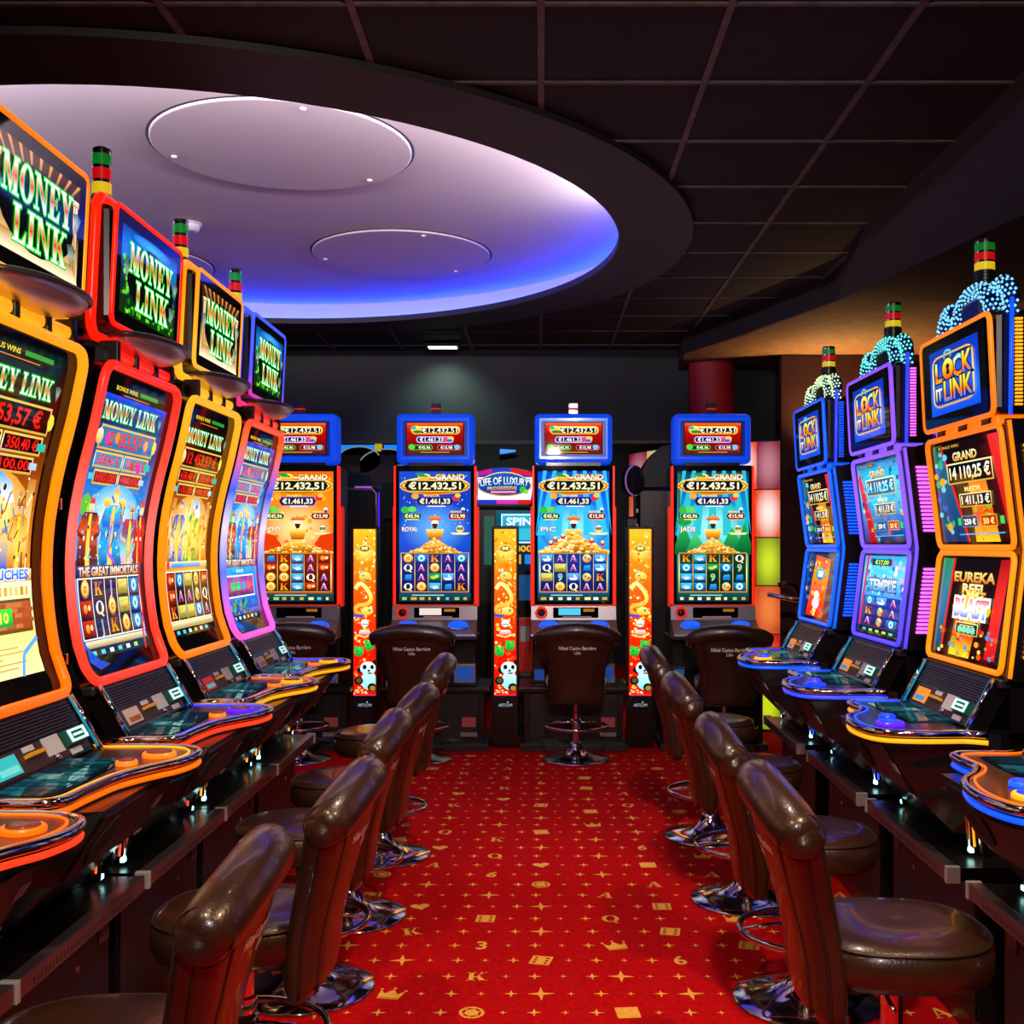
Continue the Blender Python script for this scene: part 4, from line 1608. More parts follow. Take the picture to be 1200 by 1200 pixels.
            for i in range(5):
                u0 = .1 + .161 * i
                A.rect(u0, .12, u0 + .153, .315, ['1a0c28', '301448'] if not gold else ['180c08', '3a1808'])
                for j in range(3):
                    sym(A, cells[j][i], u0 + .077, .315 - .065 * (j + .5), .15, .063)
            A.rect(.1, .09, .9, .112, ['a88838', 'f0e8c0'])
        A.rect(.06, .06, .94, .088, '081420')
        for i in range(6):
            A.rect(.14 + .11 * i, .066, .14 + .11 * i + .05, .08, r.choice(['50d0d8', 'f0f0f0', 'd0c040']))
        if not gold:
            A.poly([(.1, .1), (.2, .05), (.3, .03), (.16, .02), (.08, .05)], '1848c0')
            A.line([(.88, .5), (.92, .2), (.84, .05)], .014, 'd01818')
    return A


def lock_top():
    A = Art(.92)
    A.rect(0, 0, 1, 1, '050506')
    A.rect(.1, .12, .9, .88, ['1048d8', '1868f0', '1038c0', '0c30a8'])
    for i in range(10):
        for j in range(9):
            A.rect(.7 + .019 * j, .7 + .017 * i, .71 + .019 * j, .708 + .017 * i, '0c38b0')
    A.frame(.16, .2, .84, .8, .022, ['e8a018', 'ffe860', 'e8b020'], ['0c30a0', '2060f0', '0c2890'], r=.1)
    A.rect(.24, .24, .76, .3, '0c2c98')
    st = ['f8a018', 'e85808', 'ffe060', '58d8f8']
    st2 = ['2878e0', 'e07010', 'f8c828', 'ffe850']
    A.text('L', .27, .61, .22, st, .1, off=.03, out='081440', outw=.06)
    A.text('C', .585, .615, .23, st, .15, off=.03, out='081440', outw=.06)
    A.text('K', .735, .62, .23, st2, .13, off=.03, out='081440', outw=.06)
    # padlock for the O
    A.ring(.43, .78, .065, .024, ['2080b0', '60d0e0'], 16)
    A.ell(.43, .62, .105, .135, '081440', 22)
    A.ell(.43, .62, .092, .12, ['e84808', 'ffa818', 'fff060'], 22)
    A.circ(.43, .65, .03, '180c10', 10)
    A.poly([(.415, .64), (.445, .64), (.46, .56), (.4, .56)], '180c10')
    A.text('IT', .265, .35, .14, ['1878e0', 'f0e060', 'ffffff'], .1, off=.03, out='081440', outw=.06)
    A.text('LINK', .575, .37, .22, st2, .44, off=.03, out='081440', outw=.06)
    for i in range(12):
        A.poly([(.2 + .048 * i, .235), (.23 + .048 * i, .235), (.215 + .048 * i, .215)], '3878f8')
    return A


def lock_mid(v):
    A = Art(.93)
    r = random.Random(60 + v)
    A.rect(0, 0, 1, 1, '060406')
    if v in (0, 2):
        A.rect(.02, .02, .98, .98, ['1a0a08', '180a10', '14080c'])
        A.poly([(.02, .98), (.12, .98), (.44, .02), (.02, .02)], ['103060', '205080', '0c7048'])
        A.line([(.14, .98), (.42, .02)], .03, 'd81818')
        A.poly([(.82, .98), (.95, .98), (.98, .3), (.96, .1)], ['c01010', 'e02820'])
        for i in range(26):
            A.circ(r.uniform(.03, .2), r.uniform(.1, .9), r.uniform(.02, .045), r.choice(['2060c0', '30a860', 'e8a020', '104890', '60c8e8']), 7)
        A.poly([(.5, .72), (.72, .72), (.84, .02), (.52, .02)], ['f8c820', 'e83010', 'f09020', 'd81810'])
        for i in range(34):
            A.circ(r.uniform(.54, .78), r.uniform(.04, .5), r.uniform(.01, .03), r.choice(['ffe060', 'ff8020', 'fff0a0', 'd82010', '60c020']), 7)
    else:
        A.rect(.02, .02, .98, .98, ['102050', '1858b0', '20a8d8', '30d0d8', '1870c0'])
        A.poly([(.02, .8), (.08, .9), (.34, .02), (.16, .02)], ['a00810', 'f02030'])
        for i in range(60):
            A.circ(r.uniform(.06, .94), r.uniform(.05, .95), r.uniform(.012, .035), r.choice(['30c8e0', '1060c0', '68e8e8', '2888d0', 'f09030', 'd83858', '104080']), 7)
    t0 = .84
    A.text('GRAND', .5, t0, .075, ['e0a020', 'fff8c0'], .34, off=.03, out='503010', outw=.05)
    A.frame(.22, .58, .86, .78, .014, ['c8a038', 'fff0b0'], '0c0c10' if v != 1 else '105078')
    A.text('14 110,25 €', .54, .68, .11, ['e8a020', 'fff4c0', 'ffffff'] if v != 1 else ['60d8f8', 'e0ffff'], .56, off=.03)
    A.text('MAJOR', .56, .52, .045, ['e0a020', 'fff0a0'], .22, off=.03)
    A.frame(.36, .35, .8, .48, .01, ['c8a038', 'ffe890'], '101020' if v != 1 else '184868')
    A.text('1 411,13 €', .58, .415, .075, ['ffe080', 'ffffff'], .38, off=.03)
    A.frame(.36, .16, .58, .27, .008, '3888c0', '0c1830')
    A.text('250 €', .47, .21, .05, 'f0f8ff', .16, off=.03)
    A.frame(.62, .16, .84, .27, .008, 'e0a030', 'b83010')
    A.text('50 €', .73, .21, .05, 'ffe870', .14, off=.03)
    A.rect(.88, .18, .93, .25, '28c858')
    A.rect(.3, .18, .345, .25, '28c858')
    A.line([(.3, .09), (.92, .1)], .012, '38a8e8')
    A.rect(.1, .925, .46, .965, '281408')
    A.text('BONUS WIN', .28, .945, .026, 'e8c040', .3)
    return A


def lock_low(v):
    A = Art(.93)
    r = random.Random(80 + v)
    A.rect(0, 0, 1, 1, '060406')
    if v == 0:
        A.rect(.02, .02, .98, .98, ['200808', '1a0a10', '100c12'])
        A.poly([(.02, .98), (.18, .98), (.14, .02), (.02, .02)], ['104858', '2070a0', '108850'])
        A.line([(.2, .98), (.14, .05)], .028, 'e02018')
        A.poly([(.84, .98), (.96, .98), (.9, .05), (.76, .05)], ['c81020', 'f03028', 'a01018'])
        A.poly([(.3, .4), (.62, .4), (.56, .02), (.26, .02)], ['e0d020', 'f05010', 'd82010'])
        for i in range(40):
            A.circ(r.uniform(.1, .9), r.uniform(.04, .3), r.uniform(.012, .03), r.choice(['f0a020', 'ff5010', 'ffe060', '48b830', 'd01818', '3090c8']), 7)
        A.text('EUREKA', .52, .8, .09, ['c86808', 'ffe080'], .56, off=.04, out='401c08', outw=.07)
        A.text('REEL', .54, .69, .085, ['e8a020', 'fff4c0'], .32, off=.04, out='602008', outw=.07)
        A.star(.53, .5, .2, .14, 16, ['f89010', 'fff080'])
        A.ell(.53, .5, .27, .125, 'e8c030', 16)
        A.text('BLAST', .53, .5, .16, ['2868c8', 'f0f4ff', 'e03828'], .46, off=.05, out='f8f8ff', outw=.11)
        A.frame(.34, .24, .66, .36, .01, ['c0a030', 'fff0a0'], '0c3028')
        A.text('8888', .5, .29, .055, '80ffd0', .24, off=.03)
        A.rect(.4, .325, .6, .335, 'e0e0a0')
    elif v == 1:
        A.rect(.02, .02, .98, .98, ['181030', '2038a0', '30a0e0', '58d8f0', '3098d8'])
        A.line([(.1, .98), (.06, .1)], .04, 'd81828')
        for i in range(60):
            A.circ(r.uniform(.12, .95), r.uniform(.5, .95), r.uniform(.015, .04), r.choice(['88e8f8', 'c070c0', 'f0f8ff', '3068c8', 'd8a0e0', '8050a0']), 7)
        A.rect(.22, .86, .66, .94, '101408')
        A.text('€17,00', .44, .9, .05, 'c8f030', .3, off=.03)
        A.text('TEMPLE', .5, .62, .13, ['2090e0', 'e8ffff'], .6, off=.04, out='204890', outw=.08)
        A.rect(.12, .1, .94, .48, ['141850', '2030a0'])
        cells = [['gem', 'ship', 'A'], ['K', 'drum', 'A'], ['A', 'drum', 'gem']]
        for i in range(3):
            for j in range(3):
                sym(A, cells[j][i], .26 + .27 * i, .42 - .125 * j, .25, .12)
        A.rect(.1, .03, .94, .09, '080c10')
        for i in range(5):
            A.rect(.18 + .15 * i, .045, .26 + .15 * i, .075, r.choice(['c8e040', '60d0a0', '48b8d8']))
    else:
        A.rect(.02, .02, .98, .98, ['101830', '0c2858', '10406a'])
        A.poly([(.3, .96), (.78, .9), (.7, .04), (.14, .04)], ['e01810', 'f04818', 'f89020', 'f05018'])
        for i in range(50):
            y = r.uniform(.06, .9)
            A.circ(r.uniform(.3, .68), y, r.uniform(.015, .04), r.choice(['ffb030', 'ffe070', 'f83818', 'e85090', 'fff0c0']), 7)
        A.ell(.52, .68, .16, .09, ['1868a0', '48c8d8'], 14)
        A.text('88', .52, .68, .09, 'f8f0d0', .16, off=.04)
        A.circ(.46, .36, .07, ['ffd8c0', 'fff4f0'], 12)
        A.ell(.46, .24, .12, .08, 'e0d8f0', 12)
        for i in range(14):
            A.circ(r.uniform(.06, .2), r.uniform(.3, .9), r.uniform(.02, .04), r.choice(['2878c8', '30a8a0', 'd8a830', '184890']), 7)
    return A


def deck_art(v):
    A = Art(2.2)
    r = random.Random(90 + v)
    A.rect(0, 0, 1, 1, ['04181c', '0a3a44', '0c2c40'])
    for i in range(10):
        u = .04 + .095 * i
        A.rect(u, .12, u + .075, .46, r.choice(['0e5058', '103848', '186878', '0c2a50']))
        A.rect(u, .54, u + .075, .86, r.choice(['0e5058', '103848', '186878', '30281a']))
    A.poly([(.3, 0), (.42, 0), (.56, 1), (.48, 1)], '3a7078')
    A.rect(.36, .4, .5, .62, '58a8a0')
    return A


def luxury_art():
    A = Art(1.7)
    A.rect(0, 0, 1, 1, ['c8106a', '2030c0', '1840b0'])
    A.rect(0, 0, .35, .12, '2038d0')
    A.rect(.35, 0, .75, .12, 'e030c0')
    A.rect(.75, 0, 1, .12, 'e01820')
    A.rect(0, .88, .3, 1, 'd01890')
    A.rect(.3, .88, .6, 1, '2040d0')
    A.rect(.6, .88, 1, 1, 'e81828')
    A.rect(.02, .13, .98, .86, ['ffffff', 'f8e8ff'])
    A.ell(.5, .55, .46, .34, ['d89010', 'ffe060'], 24)
    A.ell(.5, .55, .44, .31, ['1030a0', '1858c0'], 24)
    A.text('LIFE OF LUXURY', .5, .64, .2, ['60c8e8', 'ffffff', 'f0ffff'], .8, off=.03, out='082060', outw=.06)
    A.text('PROGRESSIVE', .46, .44, .09, ['e07808', 'ffd840'], .5, off=.03)
    A.rect(.26, .3, .7, .36, ['e84080', 'ffe080'])
    A.circ(.82, .42, .1, '48c038', 10)
    A.circ(.88, .36, .07, '88e050', 10)
    return A


def back_screen_art():
    A = Art(.8)
    A.rect(0, 0, 1, 1, ['0a1828', '103848', '0c6078'])
    A.frame(.12, .45, .98, .95, .03, 'd0f0ff', ['0c50a0', '30b8d8'])
    A.text('SPIN', .56, .82, .12, 'e8ffff', .6, off=.04)
    A.rect(.2, .5, .5, .7, '1850b8')
    A.rect(.56, .5, .94, .7, '38c0d8')
    A.text('1800', .62, .36, .1, 'ffb020', .5, off=.03)
    for i in range(3):
        A.rect(.2 + .25 * i, .1, .36 + .25 * i, .26, ['10d060', 'e8a020', '2080e0'][i])
    return A

# ================================================================== slot machines
SCR = art_material('screen_picture', 1.3)
SCR_DIM = art_material('deck_picture', .55)
PRINT = art_material('lit_print', 1.1)
FP = [(1.07, .012), (1.09, .0), (1.17, -.035), (1.25, -.052), (1.4, -.066), (1.55, -.06), (1.7, -.034), (1.85, .004), (2.0, .036), (2.06, .046)]


def P(x, f, z):
    return (x, -f, z - CT)


def mk_neon(key, stops, st=1.0):
    return neon('led_' + key, stops, st, 0., 2.0)


NEON = {
    'orange': mk_neon('orange', [(0, 'ff4a00'), (.35, 'ff6a04'), (.6, 'ff8c08'), (.8, 'ffa818'), (1, 'ff7a08')]),
    'red': mk_neon('red', [(0, 'ff3010'), (.34, 'ff3a28'), (.5, 'ff7068'), (.62, 'ff4a38'), (.78, 'ff1a08'), (1, 'ff2408')]),
    'yellow': mk_neon('yellow', [(0, 'ff6a04'), (.35, 'ff8008'), (.6, 'ffa010'), (.8, 'ffb828'), (1, 'ff9010')]),
    'rainbow': mk_neon('rainbow', [(0, 'ff4060'), (.3, 'ff60d8'), (.42, '5a78ff'), (.52, 'e8d8ff'), (.6, '3060ff'), (.7, 'ff6a30'), (.78, 'ff3020'), (.86, '5048ff'), (1, '3a5aff')]),
    'blue': mk_neon('blue', [(0, '0a50ff'), (.5, '1060ff'), (1, '0848e8')]),
    'violet': mk_neon('violet', [(0, '2a30ff'), (.35, '5a48ff'), (.55, '8460ff'), (.8, '8c50ff'), (1, '6a48ff')]),
    'amber': mk_neon('amber', [(0, 'ff7a08'), (.4, 'ff8a10'), (.7, 'ff7008'), (1, 'ff9820')]),
}
COLCOL = {'violet': mat('rib_violet', 'ff60ff', .3, emit='f060ff', strength=1.9), 'amber': mat('rib_amber', 'ffb020', .3, emit='ff9a18', strength=1.5),
          'blue': mat('rib_blue', '2060ff', .3, emit='0c50ff', strength=1.3)}
foot_led = mat('foot_led', 'c0f0f0', .3, emit='a8f0f0', strength=4.5)
teal_glow = mat('teal_edge', '106070', .3, emit='1090b0', strength=.7)  # glow put in for cyan reflections on the chrome side strips
btn_ring = mat('button_ring', 'ff7a20', .3, emit='ff6a14', strength=1.1)
btn_blue = mat('button_blue', '1040ff', .25, emit='0a38f0', strength=1.1)
btn_violet = mat('button_violet', '5a20ff', .25, emit='5018ff', strength=1.1)
btn_top = mat('button_top', '7a4038', .25)
bill_white = mat('bill_light', 'd0fff4', .3, emit='b8fff0', strength=.95)
bill_teal = mat('bill_teal', '0a6058', .3)
slot_gold = mat('slot_gold', 'e0a020', .35, .3, emit='c87c10', strength=.3)
yel = mat('lens_yellow', 'f0d020', .3, emit='f0d018', strength=.55)  # tower lenses are unlit plastic; slight emission put in to brighten them
redl = mat('lens_red', 'd01014', .3, emit='d00c10', strength=.55)
grn = mat('lens_green', '0a8030', .3, emit='088028', strength=.45)
fluid = mat('dish_silver', 'c8c4cc', .3, .75)


def tower(parent, x, f, z0, h, r, base_ribs=True):
    t = bpy.data.objects.new('tower_light', None)
    COL.objects.link(t)
    t.parent = parent
    t.location = P(x, f, z0)
    b = h * .36
    prof = []
    for k in range(5):
        prof += [(r * 1.12, b * k / 5), (r * 1.12, b * (k + .6) / 5), (r * .98, b * (k + .62) / 5), (r * .98, b * (k + 1) / 5)]
    mesh_obj('tower_base', MB().lathe(prof, 18), mat('tower_teal_black', '12201f', .3), t, autosm=.5)
    s = (h - b) / 3.3
    for k, (n, m) in enumerate((('yellow_lens', yel), ('red_lens', redl), ('green_lens', grn))):
        mesh_obj(n, MB().lathe([(r, b + s * k + s * .05), (r, b + s * k + s * .82)], 18), m, t, autosm=.5)
        mesh_obj('spacer', MB().lathe([(r * .95, b + s * k + s * .82), (r * .95, b + s * (k + 1) + s * .05)], 18), chrome, t, autosm=.5)
    mesh_obj('tower_cap', MB().lathe([(r, b + 3 * s + s * .05), (r, b + s * 3.2), (r * .8, h)], 18), black, t, autosm=.5)


def slope(pf0, pz0, pf1, pz1):
    """mapper on the sloping belly panel: (x, t up 0..1, out) -> point"""
    d = Vector((pf1 - pf0, pz1 - pz0))
    n = Vector((d.y, -d.x)).normalized()

    def fn(x, t, o):
        return P(x, pf0 + d.x * t + n.x * o, pz0 + d.y * t + n.y * o)
    return fn


def slab_on(fn, x0, x1, t0, t1, o0, o1):
    v = [fn(x0, t0, o0), fn(x1, t0, o0), fn(x1, t1, o0), fn(x0, t1, o0), fn(x0, t0, o1), fn(x1, t0, o1), fn(x1, t1, o1), fn(x0, t1, o1)]
    return MB().add(v, [(3, 2, 1, 0), (4, 5, 6, 7), (0, 1, 5, 4), (1, 2, 6, 5), (2, 3, 7, 6), (3, 0, 4, 7)])


def belly(root, hw, pf0, pz0, pf1, pz1, card, trim):
    """speaker grille and bill panel; p0 = lower edge, p1 = upper edge"""
    fn = slope(pf0, pz0, pf1, pz1)
    b = mesh_obj('belly_panel', slab_on(fn, -hw, hw, 0, 1, -.05, 0), black, root)
    mb = MB()
    for k in range(8):
        t = .52 + .055 * k
        mb2 = slab_on(fn, -hw * .93, hw * .93, t, t + .028, 0, .008)
        mb.add(mb2.v, mb2.f)
    mesh_obj('speaker_grille', mb, mat('grille_grey', '2c2834', .4), b)
    mesh_obj('bill_panel', slab_on(fn, -hw * .9, hw * .9, .06, .47, 0, .004), brownpanel, b)
    mesh_obj('info_card', slab_on(fn, -hw * .8, -hw * .42, .1, .42, .004, .008), card[0], b)
    mesh_obj('card_strip', slab_on(fn, -hw * .76, -hw * .46, .14, .24, .008, .0095), card[1], b)
    mesh_obj('card_slot', slab_on(fn, -hw * .28, hw * .02, .27, .33, .004, .02), slot_gold, b)
    mesh_obj('sticker', slab_on(fn, -hw * .26, -hw * .06, .37, .46, .004, .006), stick_w, b)
    mesh_obj('sticker', slab_on(fn, hw * .1, hw * .42, .16, .48, .004, .007), stick_w, b)
    mesh_obj('bill_slot', slab_on(fn, hw * .48, hw * .86, .2, .46, .004, .022), bill_teal, b)
    mb = MB()
    for a, c, d, e in ((.5, .84, .22, .26), (.5, .84, .4, .44), (.5, .54, .26, .4), (.8, .84, .26, .4), (.58, .76, .31, .35)):
        m2 = slab_on(fn, hw * a, hw * c, d, e, .022, .0245)
        mb.add(m2.v, m2.f)
    mesh_obj('bill_light', mb, bill_white, b)
    mesh_obj('sticker', slab_on(fn, hw * .5, hw * .72, .04, .14, .004, .007), stick_w, b)
    mesh_obj('lock', MB().lathe([(.009, 0), (.009, .012)], 10).xf(Matrix.Translation(fn(hw * .2, .1, .004)) @ Matrix.Rotation(1.0, 4, 'X')), chrome, b)
    for s in (-1, 1):
        mesh_obj('side_trim', MB().tube([fn(s * hw * 1.03, -.06, .01), fn(s * hw * 1.03, .5, .012), fn(s * hw * 1.03, 1.02, .01)], .009, 8), chrome, b)
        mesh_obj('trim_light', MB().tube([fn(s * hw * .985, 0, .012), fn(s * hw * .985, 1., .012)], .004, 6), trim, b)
    return b


def deck(root, outline, zt, led1, led2, art, buttons):
    o2 = []
    n = len(outline)
    for i in range(n):                                    # Catmull-Rom rounding of the plan outline
        p0, p1, p2, p3 = (Vector(outline[(i + k - 1) % n]) for k in range(4))
        for k in range(5):
            t = k / 5
            o2.append(.5 * ((2 * p1) + (p2 - p0) * t + (2 * p0 - 5 * p1 + 4 * p2 - p3) * t * t + (3 * p1 - p0 - 3 * p2 + p3) * t ** 3))
    d = mesh_obj('button_deck', MB().prism([(p.x, p.y) for p in o2], zt - .045, zt, lambda p, t: P(p[0], p[1], t)), black, root)
    ed = [p for p in o2 if p.y > .045]
    k = max(range(len(ed)), key=lambda i: (ed[i] - ed[i - 1]).length)
    ed = ed[k:] + ed[:k]
    mesh_obj('deck_chrome', MB().tube([P(p.x, p.y, zt - .004) for p in ed], .0125, 8), chrome, d)
    mesh_obj('deck_light', MB().tube([P(p.x, p.y, zt - .027) for p in ed], .0075, 8), led1, d)
    mesh_obj('deck_inlay', MB().tube([P(p.x * .955, p.y * .94, zt + .0015) for p in ed], .0034, 6), led2, d)
    A = deck_art(art)
    A.build('deck_screen', lambda u, v, l: P(-.29 + .44 * u, .2 - .17 * (1 - v) if False else .035 + .2 * (1 - v), zt + .002 + l), SCR_DIM, d)
    for x, f, r, m1, m2 in buttons:
        b = mesh_obj('play_button', MB().lathe([(r, 0), (r, .008), (r * .92, .012)], 22, P(x, f, zt)), m1, d, autosm=.6)
        mesh_obj('button_cap', MB().lathe([(r * .78, .011), (r * .72, .016), (r * .3, .017)], 22, P(x, f, zt)), m2, b)
    return d


DECK_L = [(-.34, -.02), (-.345, .15), (-.33, .25), (-.2, .268), (-.06, .285), (.05, .33), (.14, .378), (.24, .392), (.315, .36), (.345, .28), (.345, .12), (.34, -.02)]


def lip(root, hw, f_top, f_bot, zt, trim):
    """box below the deck down to the counter"""
    F = lambda z: interp([(CT, f_bot), (CT + .17, f_bot + (f_top - f_bot) * .62), (zt, f_top)], z)
    pl = lambda F_: [(-hw, -.42), (-hw, .05), (-hw * .8, F_), (hw * .8, F_), (hw, .05), (hw, -.42)]
    mb = MB()
    lv = [CT + .002, CT + .06, CT + .17, zt - .08, zt]
    for z in lv:
        mb.v += [P(x, f, z) for x, f in pl(F(z))]
    for i in range(len(lv) - 1):
        for k in range(6):
            mb.f.append([i * 6 + k, i * 6 + (k + 1) % 6, (i + 1) * 6 + (k + 1) % 6, (i + 1) * 6 + k])
    mb.f.append([0, 1, 2, 3, 4, 5])
    mb.f.append([24 + k for k in range(6)])
    mb.sm = [False] * len(mb.f)
    c = mesh_obj('lower_cabinet', mb, black, root)
    dz = (zt - CT)
    fn = slope(F(CT + .17), CT + .17, f_top, zt)
    mesh_obj('front_door', slab_on(fn, -hw * .74, hw * .74, .04, .9, .001, .008), mat('door_black', '141214', .35), c)
    mesh_obj('speaker', MB().prism(ell_pts(-hw * .4, .46, .062, .33, 28), .0082, .0125, lambda p, o: fn(p[0], p[1], o)), mat('speaker_mesh', '241f22', .8, bump=.6, bscale=400), c)
    mesh_obj('badge', slab_on(fn, hw * .62, hw * .78, .42, .6, .008, .0095), stick_w, c)
    mesh_obj('badge', slab_on(fn, hw * .66, hw * .8, .0, .05, .008, .0095), stick_w, c)
    for s in (-1, 1):
        for q in (0, 1):
            mesh_obj('corner_strip', MB().tube([P(s * (hw + .002 - .02 * q), .06 + .03 * q + .03 * k / 4, CT + .012 + (zt - CT - .02) * k / 4) for k in range(5)], .007, 6), chrome, c)
        mesh_obj('corner_light', MB().tube([P(s * (hw - .008), .078, CT + .03), P(s * (hw - .008), .105, zt - .03)], .004, 6), trim, c)
        mesh_obj('foot_light', MB().box(-.01, .01, -.012, .0, 0, .012).move(P(s * (hw - .006), .085, CT + .014)), foot_led, c)
    return c


def frame_tube(name, parent, x0, x1, z0, z1, r, rad, fz, m, flat=1.):
    return mesh_obj(name, MB().tube([P(x, fz(z), z) for x, z in rr_path(x0, x1, z0, z1, r)], rad, 8, True), m, parent)


def money_machine(Y, key, A_main, A_top, label, cards, deckled):
    root = thing('slot_machine', label, 'slot machine', (-1.337, Y, CT), PI / 2, 'left row of slot machines')
    led = NEON[key]
    fz = lambda z: interp(FP, z)
    # cabinet behind the curved screen
    zl = [1.04 + .1 * k for k in range(11)] + [2.09]
    prof = [(fz(z) - .035, z) for z in zl] + [(-.3, 2.09), (-.42, 1.95), (-.42, .9), (.0, .9)]
    cab = mesh_obj('cabinet', MB().prism(prof, -.33, .33, lambda p, t: P(t, p[0], p[1])), black, root)
    for s in (-1, 1):
        for q, m in ((.07, chrome), (.11, teal_glow), (.15, black)):
            mesh_obj('side_strip', MB().tube([P(s * .338, fz(z) - q - .02 * math.sin((z - 1.05) * 3), z) for z in [1.06 + .05 * k for k in range(20)]], .0075 if m != teal_glow else .004, 6), m, cab)
        for z in (1.16, 1.62):
            mesh_obj('hinge', MB().box(-.012, .012, -.02, .02, -.018, .018, .004).move(P(s * .342, fz(z) - .05, z)), chrome, cab)
    mesh_obj('screen_bezel', MB().grid(2, 22, lambda u, v: P(-.325 + .65 * u, fz(1.09 + .95 * v) - .014, 1.09 + .95 * v)), blackg, root)
    def fzl(v):
        k = min(17, int(v * 18 + 1e-6))
        a, b = fz(1.095 + .94 * k / 18), fz(1.095 + .94 * (k + 1) / 18)
        return a + (b - a) * (v * 18 - k)
    A_main.build('main_screen', lambda u, v, l: P(-.318 + .636 * u, fzl(v) - .011 + l, 1.095 + .94 * v), SCR, root, 18)
    frame_tube('screen_frame', root, -.332, .332, 1.085, 2.045, .055, .0148, lambda z: fz(z) + .002, led)
    # topper
    top = mesh_obj('topper', MB().box(-.3, .3, -.044, .06, 2.17 - CT, 2.53 - CT, .02), black, root)
    mesh_obj('topper_housing', MB().box(-.335, .335, .015, .2, 2.13 - CT, 2.56 - CT, .04), black, top)
    frame_tube('rear_loop', top, -.325, .325, 2.13, 2.55, .05, .016, lambda z: .0 + (z - 2.3) * .05, led)
    ft = lambda z: .046 + (z - 2.17) * .05
    mesh_obj('topper_glass', MB().grid(2, 2, lambda u, v: P(-.3 + .6 * u, ft(2.175 + .345 * v) + .001, 2.175 + .345 * v)), blackg, top)
    A_top.build('topper_screen', lambda u, v, l: P(-.29 + .58 * u, ft(2.18 + .335 * v) + .003 + l, 2.18 + .335 * v), SCR, top)
    frame_tube('topper_frame', top, -.303, .303, 2.168, 2.528, .03, .008, ft, led)
    # silver dish below the topper
    mb = MB()
    mb.grid(28, 8, lambda u, v: P(.23 * math.cos(2 * PI * u) * math.cos(v * PI / 2), .05 + .105 * math.sin(2 * PI * u) * math.cos(v * PI / 2), 2.145 - .055 * math.sin(v * PI / 2)), True)
    dish = mesh_obj('dish', mb, fluid, root)
    mesh_obj('dish_rim', MB().tube([P(.233 * math.cos(2 * PI * k / 32), .05 + .108 * math.sin(2 * PI * k / 32), 2.147) for k in range(32)], .009, 6, True), mat('dish_rim', '3a383e', .3), dish)
    mesh_obj('neck_light', MB().box(-.26, .26, -.045, .12, 2.065 - CT, 2.1 - CT, .012), led, root)
    for x in (-.25, -.09, .09, .25):
        mesh_obj('neck_clip', MB().box(x - .014, x + .014, -.052, .1, 2.055 - CT, 2.12 - CT, .003), dark, root)
    tower(root, 0, -.1, 2.555, .24, .031)
    belly(root, .3, .085, .93, .004, 1.068, cards, teal_glow)
    mesh_obj('belly_top', MB().box(-.33, .33, -.006, .1, 1.045 - CT, 1.075 - CT, .006), dark, root)
    deck(root, DECK_L, .925, deckled[0], deckled[1], int(Y * 10), [(.2, .3, .045, deckled[2], btn_top), (.08, .255, .028, deckled[3], btn_top)])
    lip(root, .33, .33, .03, .885, deckled[0])
    return root


card_red = (mat('card_red', 'c02820', .4, emit='c02820', strength=.3), mat('card_teal', '50c0c0', .4, emit='50c0c0', strength=.4))
card_gold = (mat('card_cream', 'd8c8b8', .4), mat('card_brown', '8a4820', .4, emit='8a4820', strength=.4))
card_cyan = (mat('card_cyan', '30b0b8', .4, emit='28a8b0', strength=.8), mat('card_cyan2', '70d8d8', .4, emit='60d0d0', strength=.6))
card_sun = (mat('card_sun', 'f09020', .4, emit='f09020', strength=.6), mat('card_blue', '2890d0', .4, emit='2890d0', strength=.6))
lo = mat('led_deck_orange', 'ff6a08', .3, emit='ff5a04', strength=1.2)
lr = mat('led_deck_red', 'ff3018', .3, emit='ff3818', strength=1.2)
lbv = mat('led_deck_blueviolet', '3048ff', .3, emit='3040ff', strength=1.2)
lgold = mat('led_deck_gold', 'ffb020', .3, emit='ff9a10', strength=1.1)
lblue = mat('led_deck_blue', '1060ff', .3, emit='0848ff', strength=1.2)
dk = [(lr, lo, lo, btn_ring), (lo, lgold, btn_ring, btn_ring), (lr, lbv, btn_violet, btn_ring), (lgold, lo, lgold, btn_ring), (lgold, lbv, lgold, btn_ring)]
LM = [('red', 'jungle', 'imm', 0, 'slot machine at the left edge of the photo, only its glowing deck corner showing', card_cyan),
      ('orange', 'hall', 'gold', 0, 'orange framed slot machine with gold screen, cut by the left edge', card_cyan),
      ('red', 'jungle', 'imm', 0, 'red framed slot machine with curved blue screen of robed figures', card_gold),
      ('yellow', 'hall', 'gold', 1, 'yellow framed slot machine with gold screen, third topper from the left edge', card_red),
      ('rainbow', 'jungle', 'imm', 1, 'farthest slot machine of the left row, frame glowing pink and blue', card_gold)]
for i, (key, tp, mn, va, lab, card) in enumerate(LM):
    money_machine(LC[i], key, money_main(mn, va), money_top(tp), lab, card, dk[i])

# ------------------------------------------------------------------ right row
FR = [(1.09, .0), (1.10, .0), (1.475, -.046), (1.49, -.046), (1.87, .002), (1.88, .0)]


def frl(z):
    if z < 1.48:
        return -.046 * (z - 1.1) / .375
    return -.046 + .048 * (z - 1.48) / .39


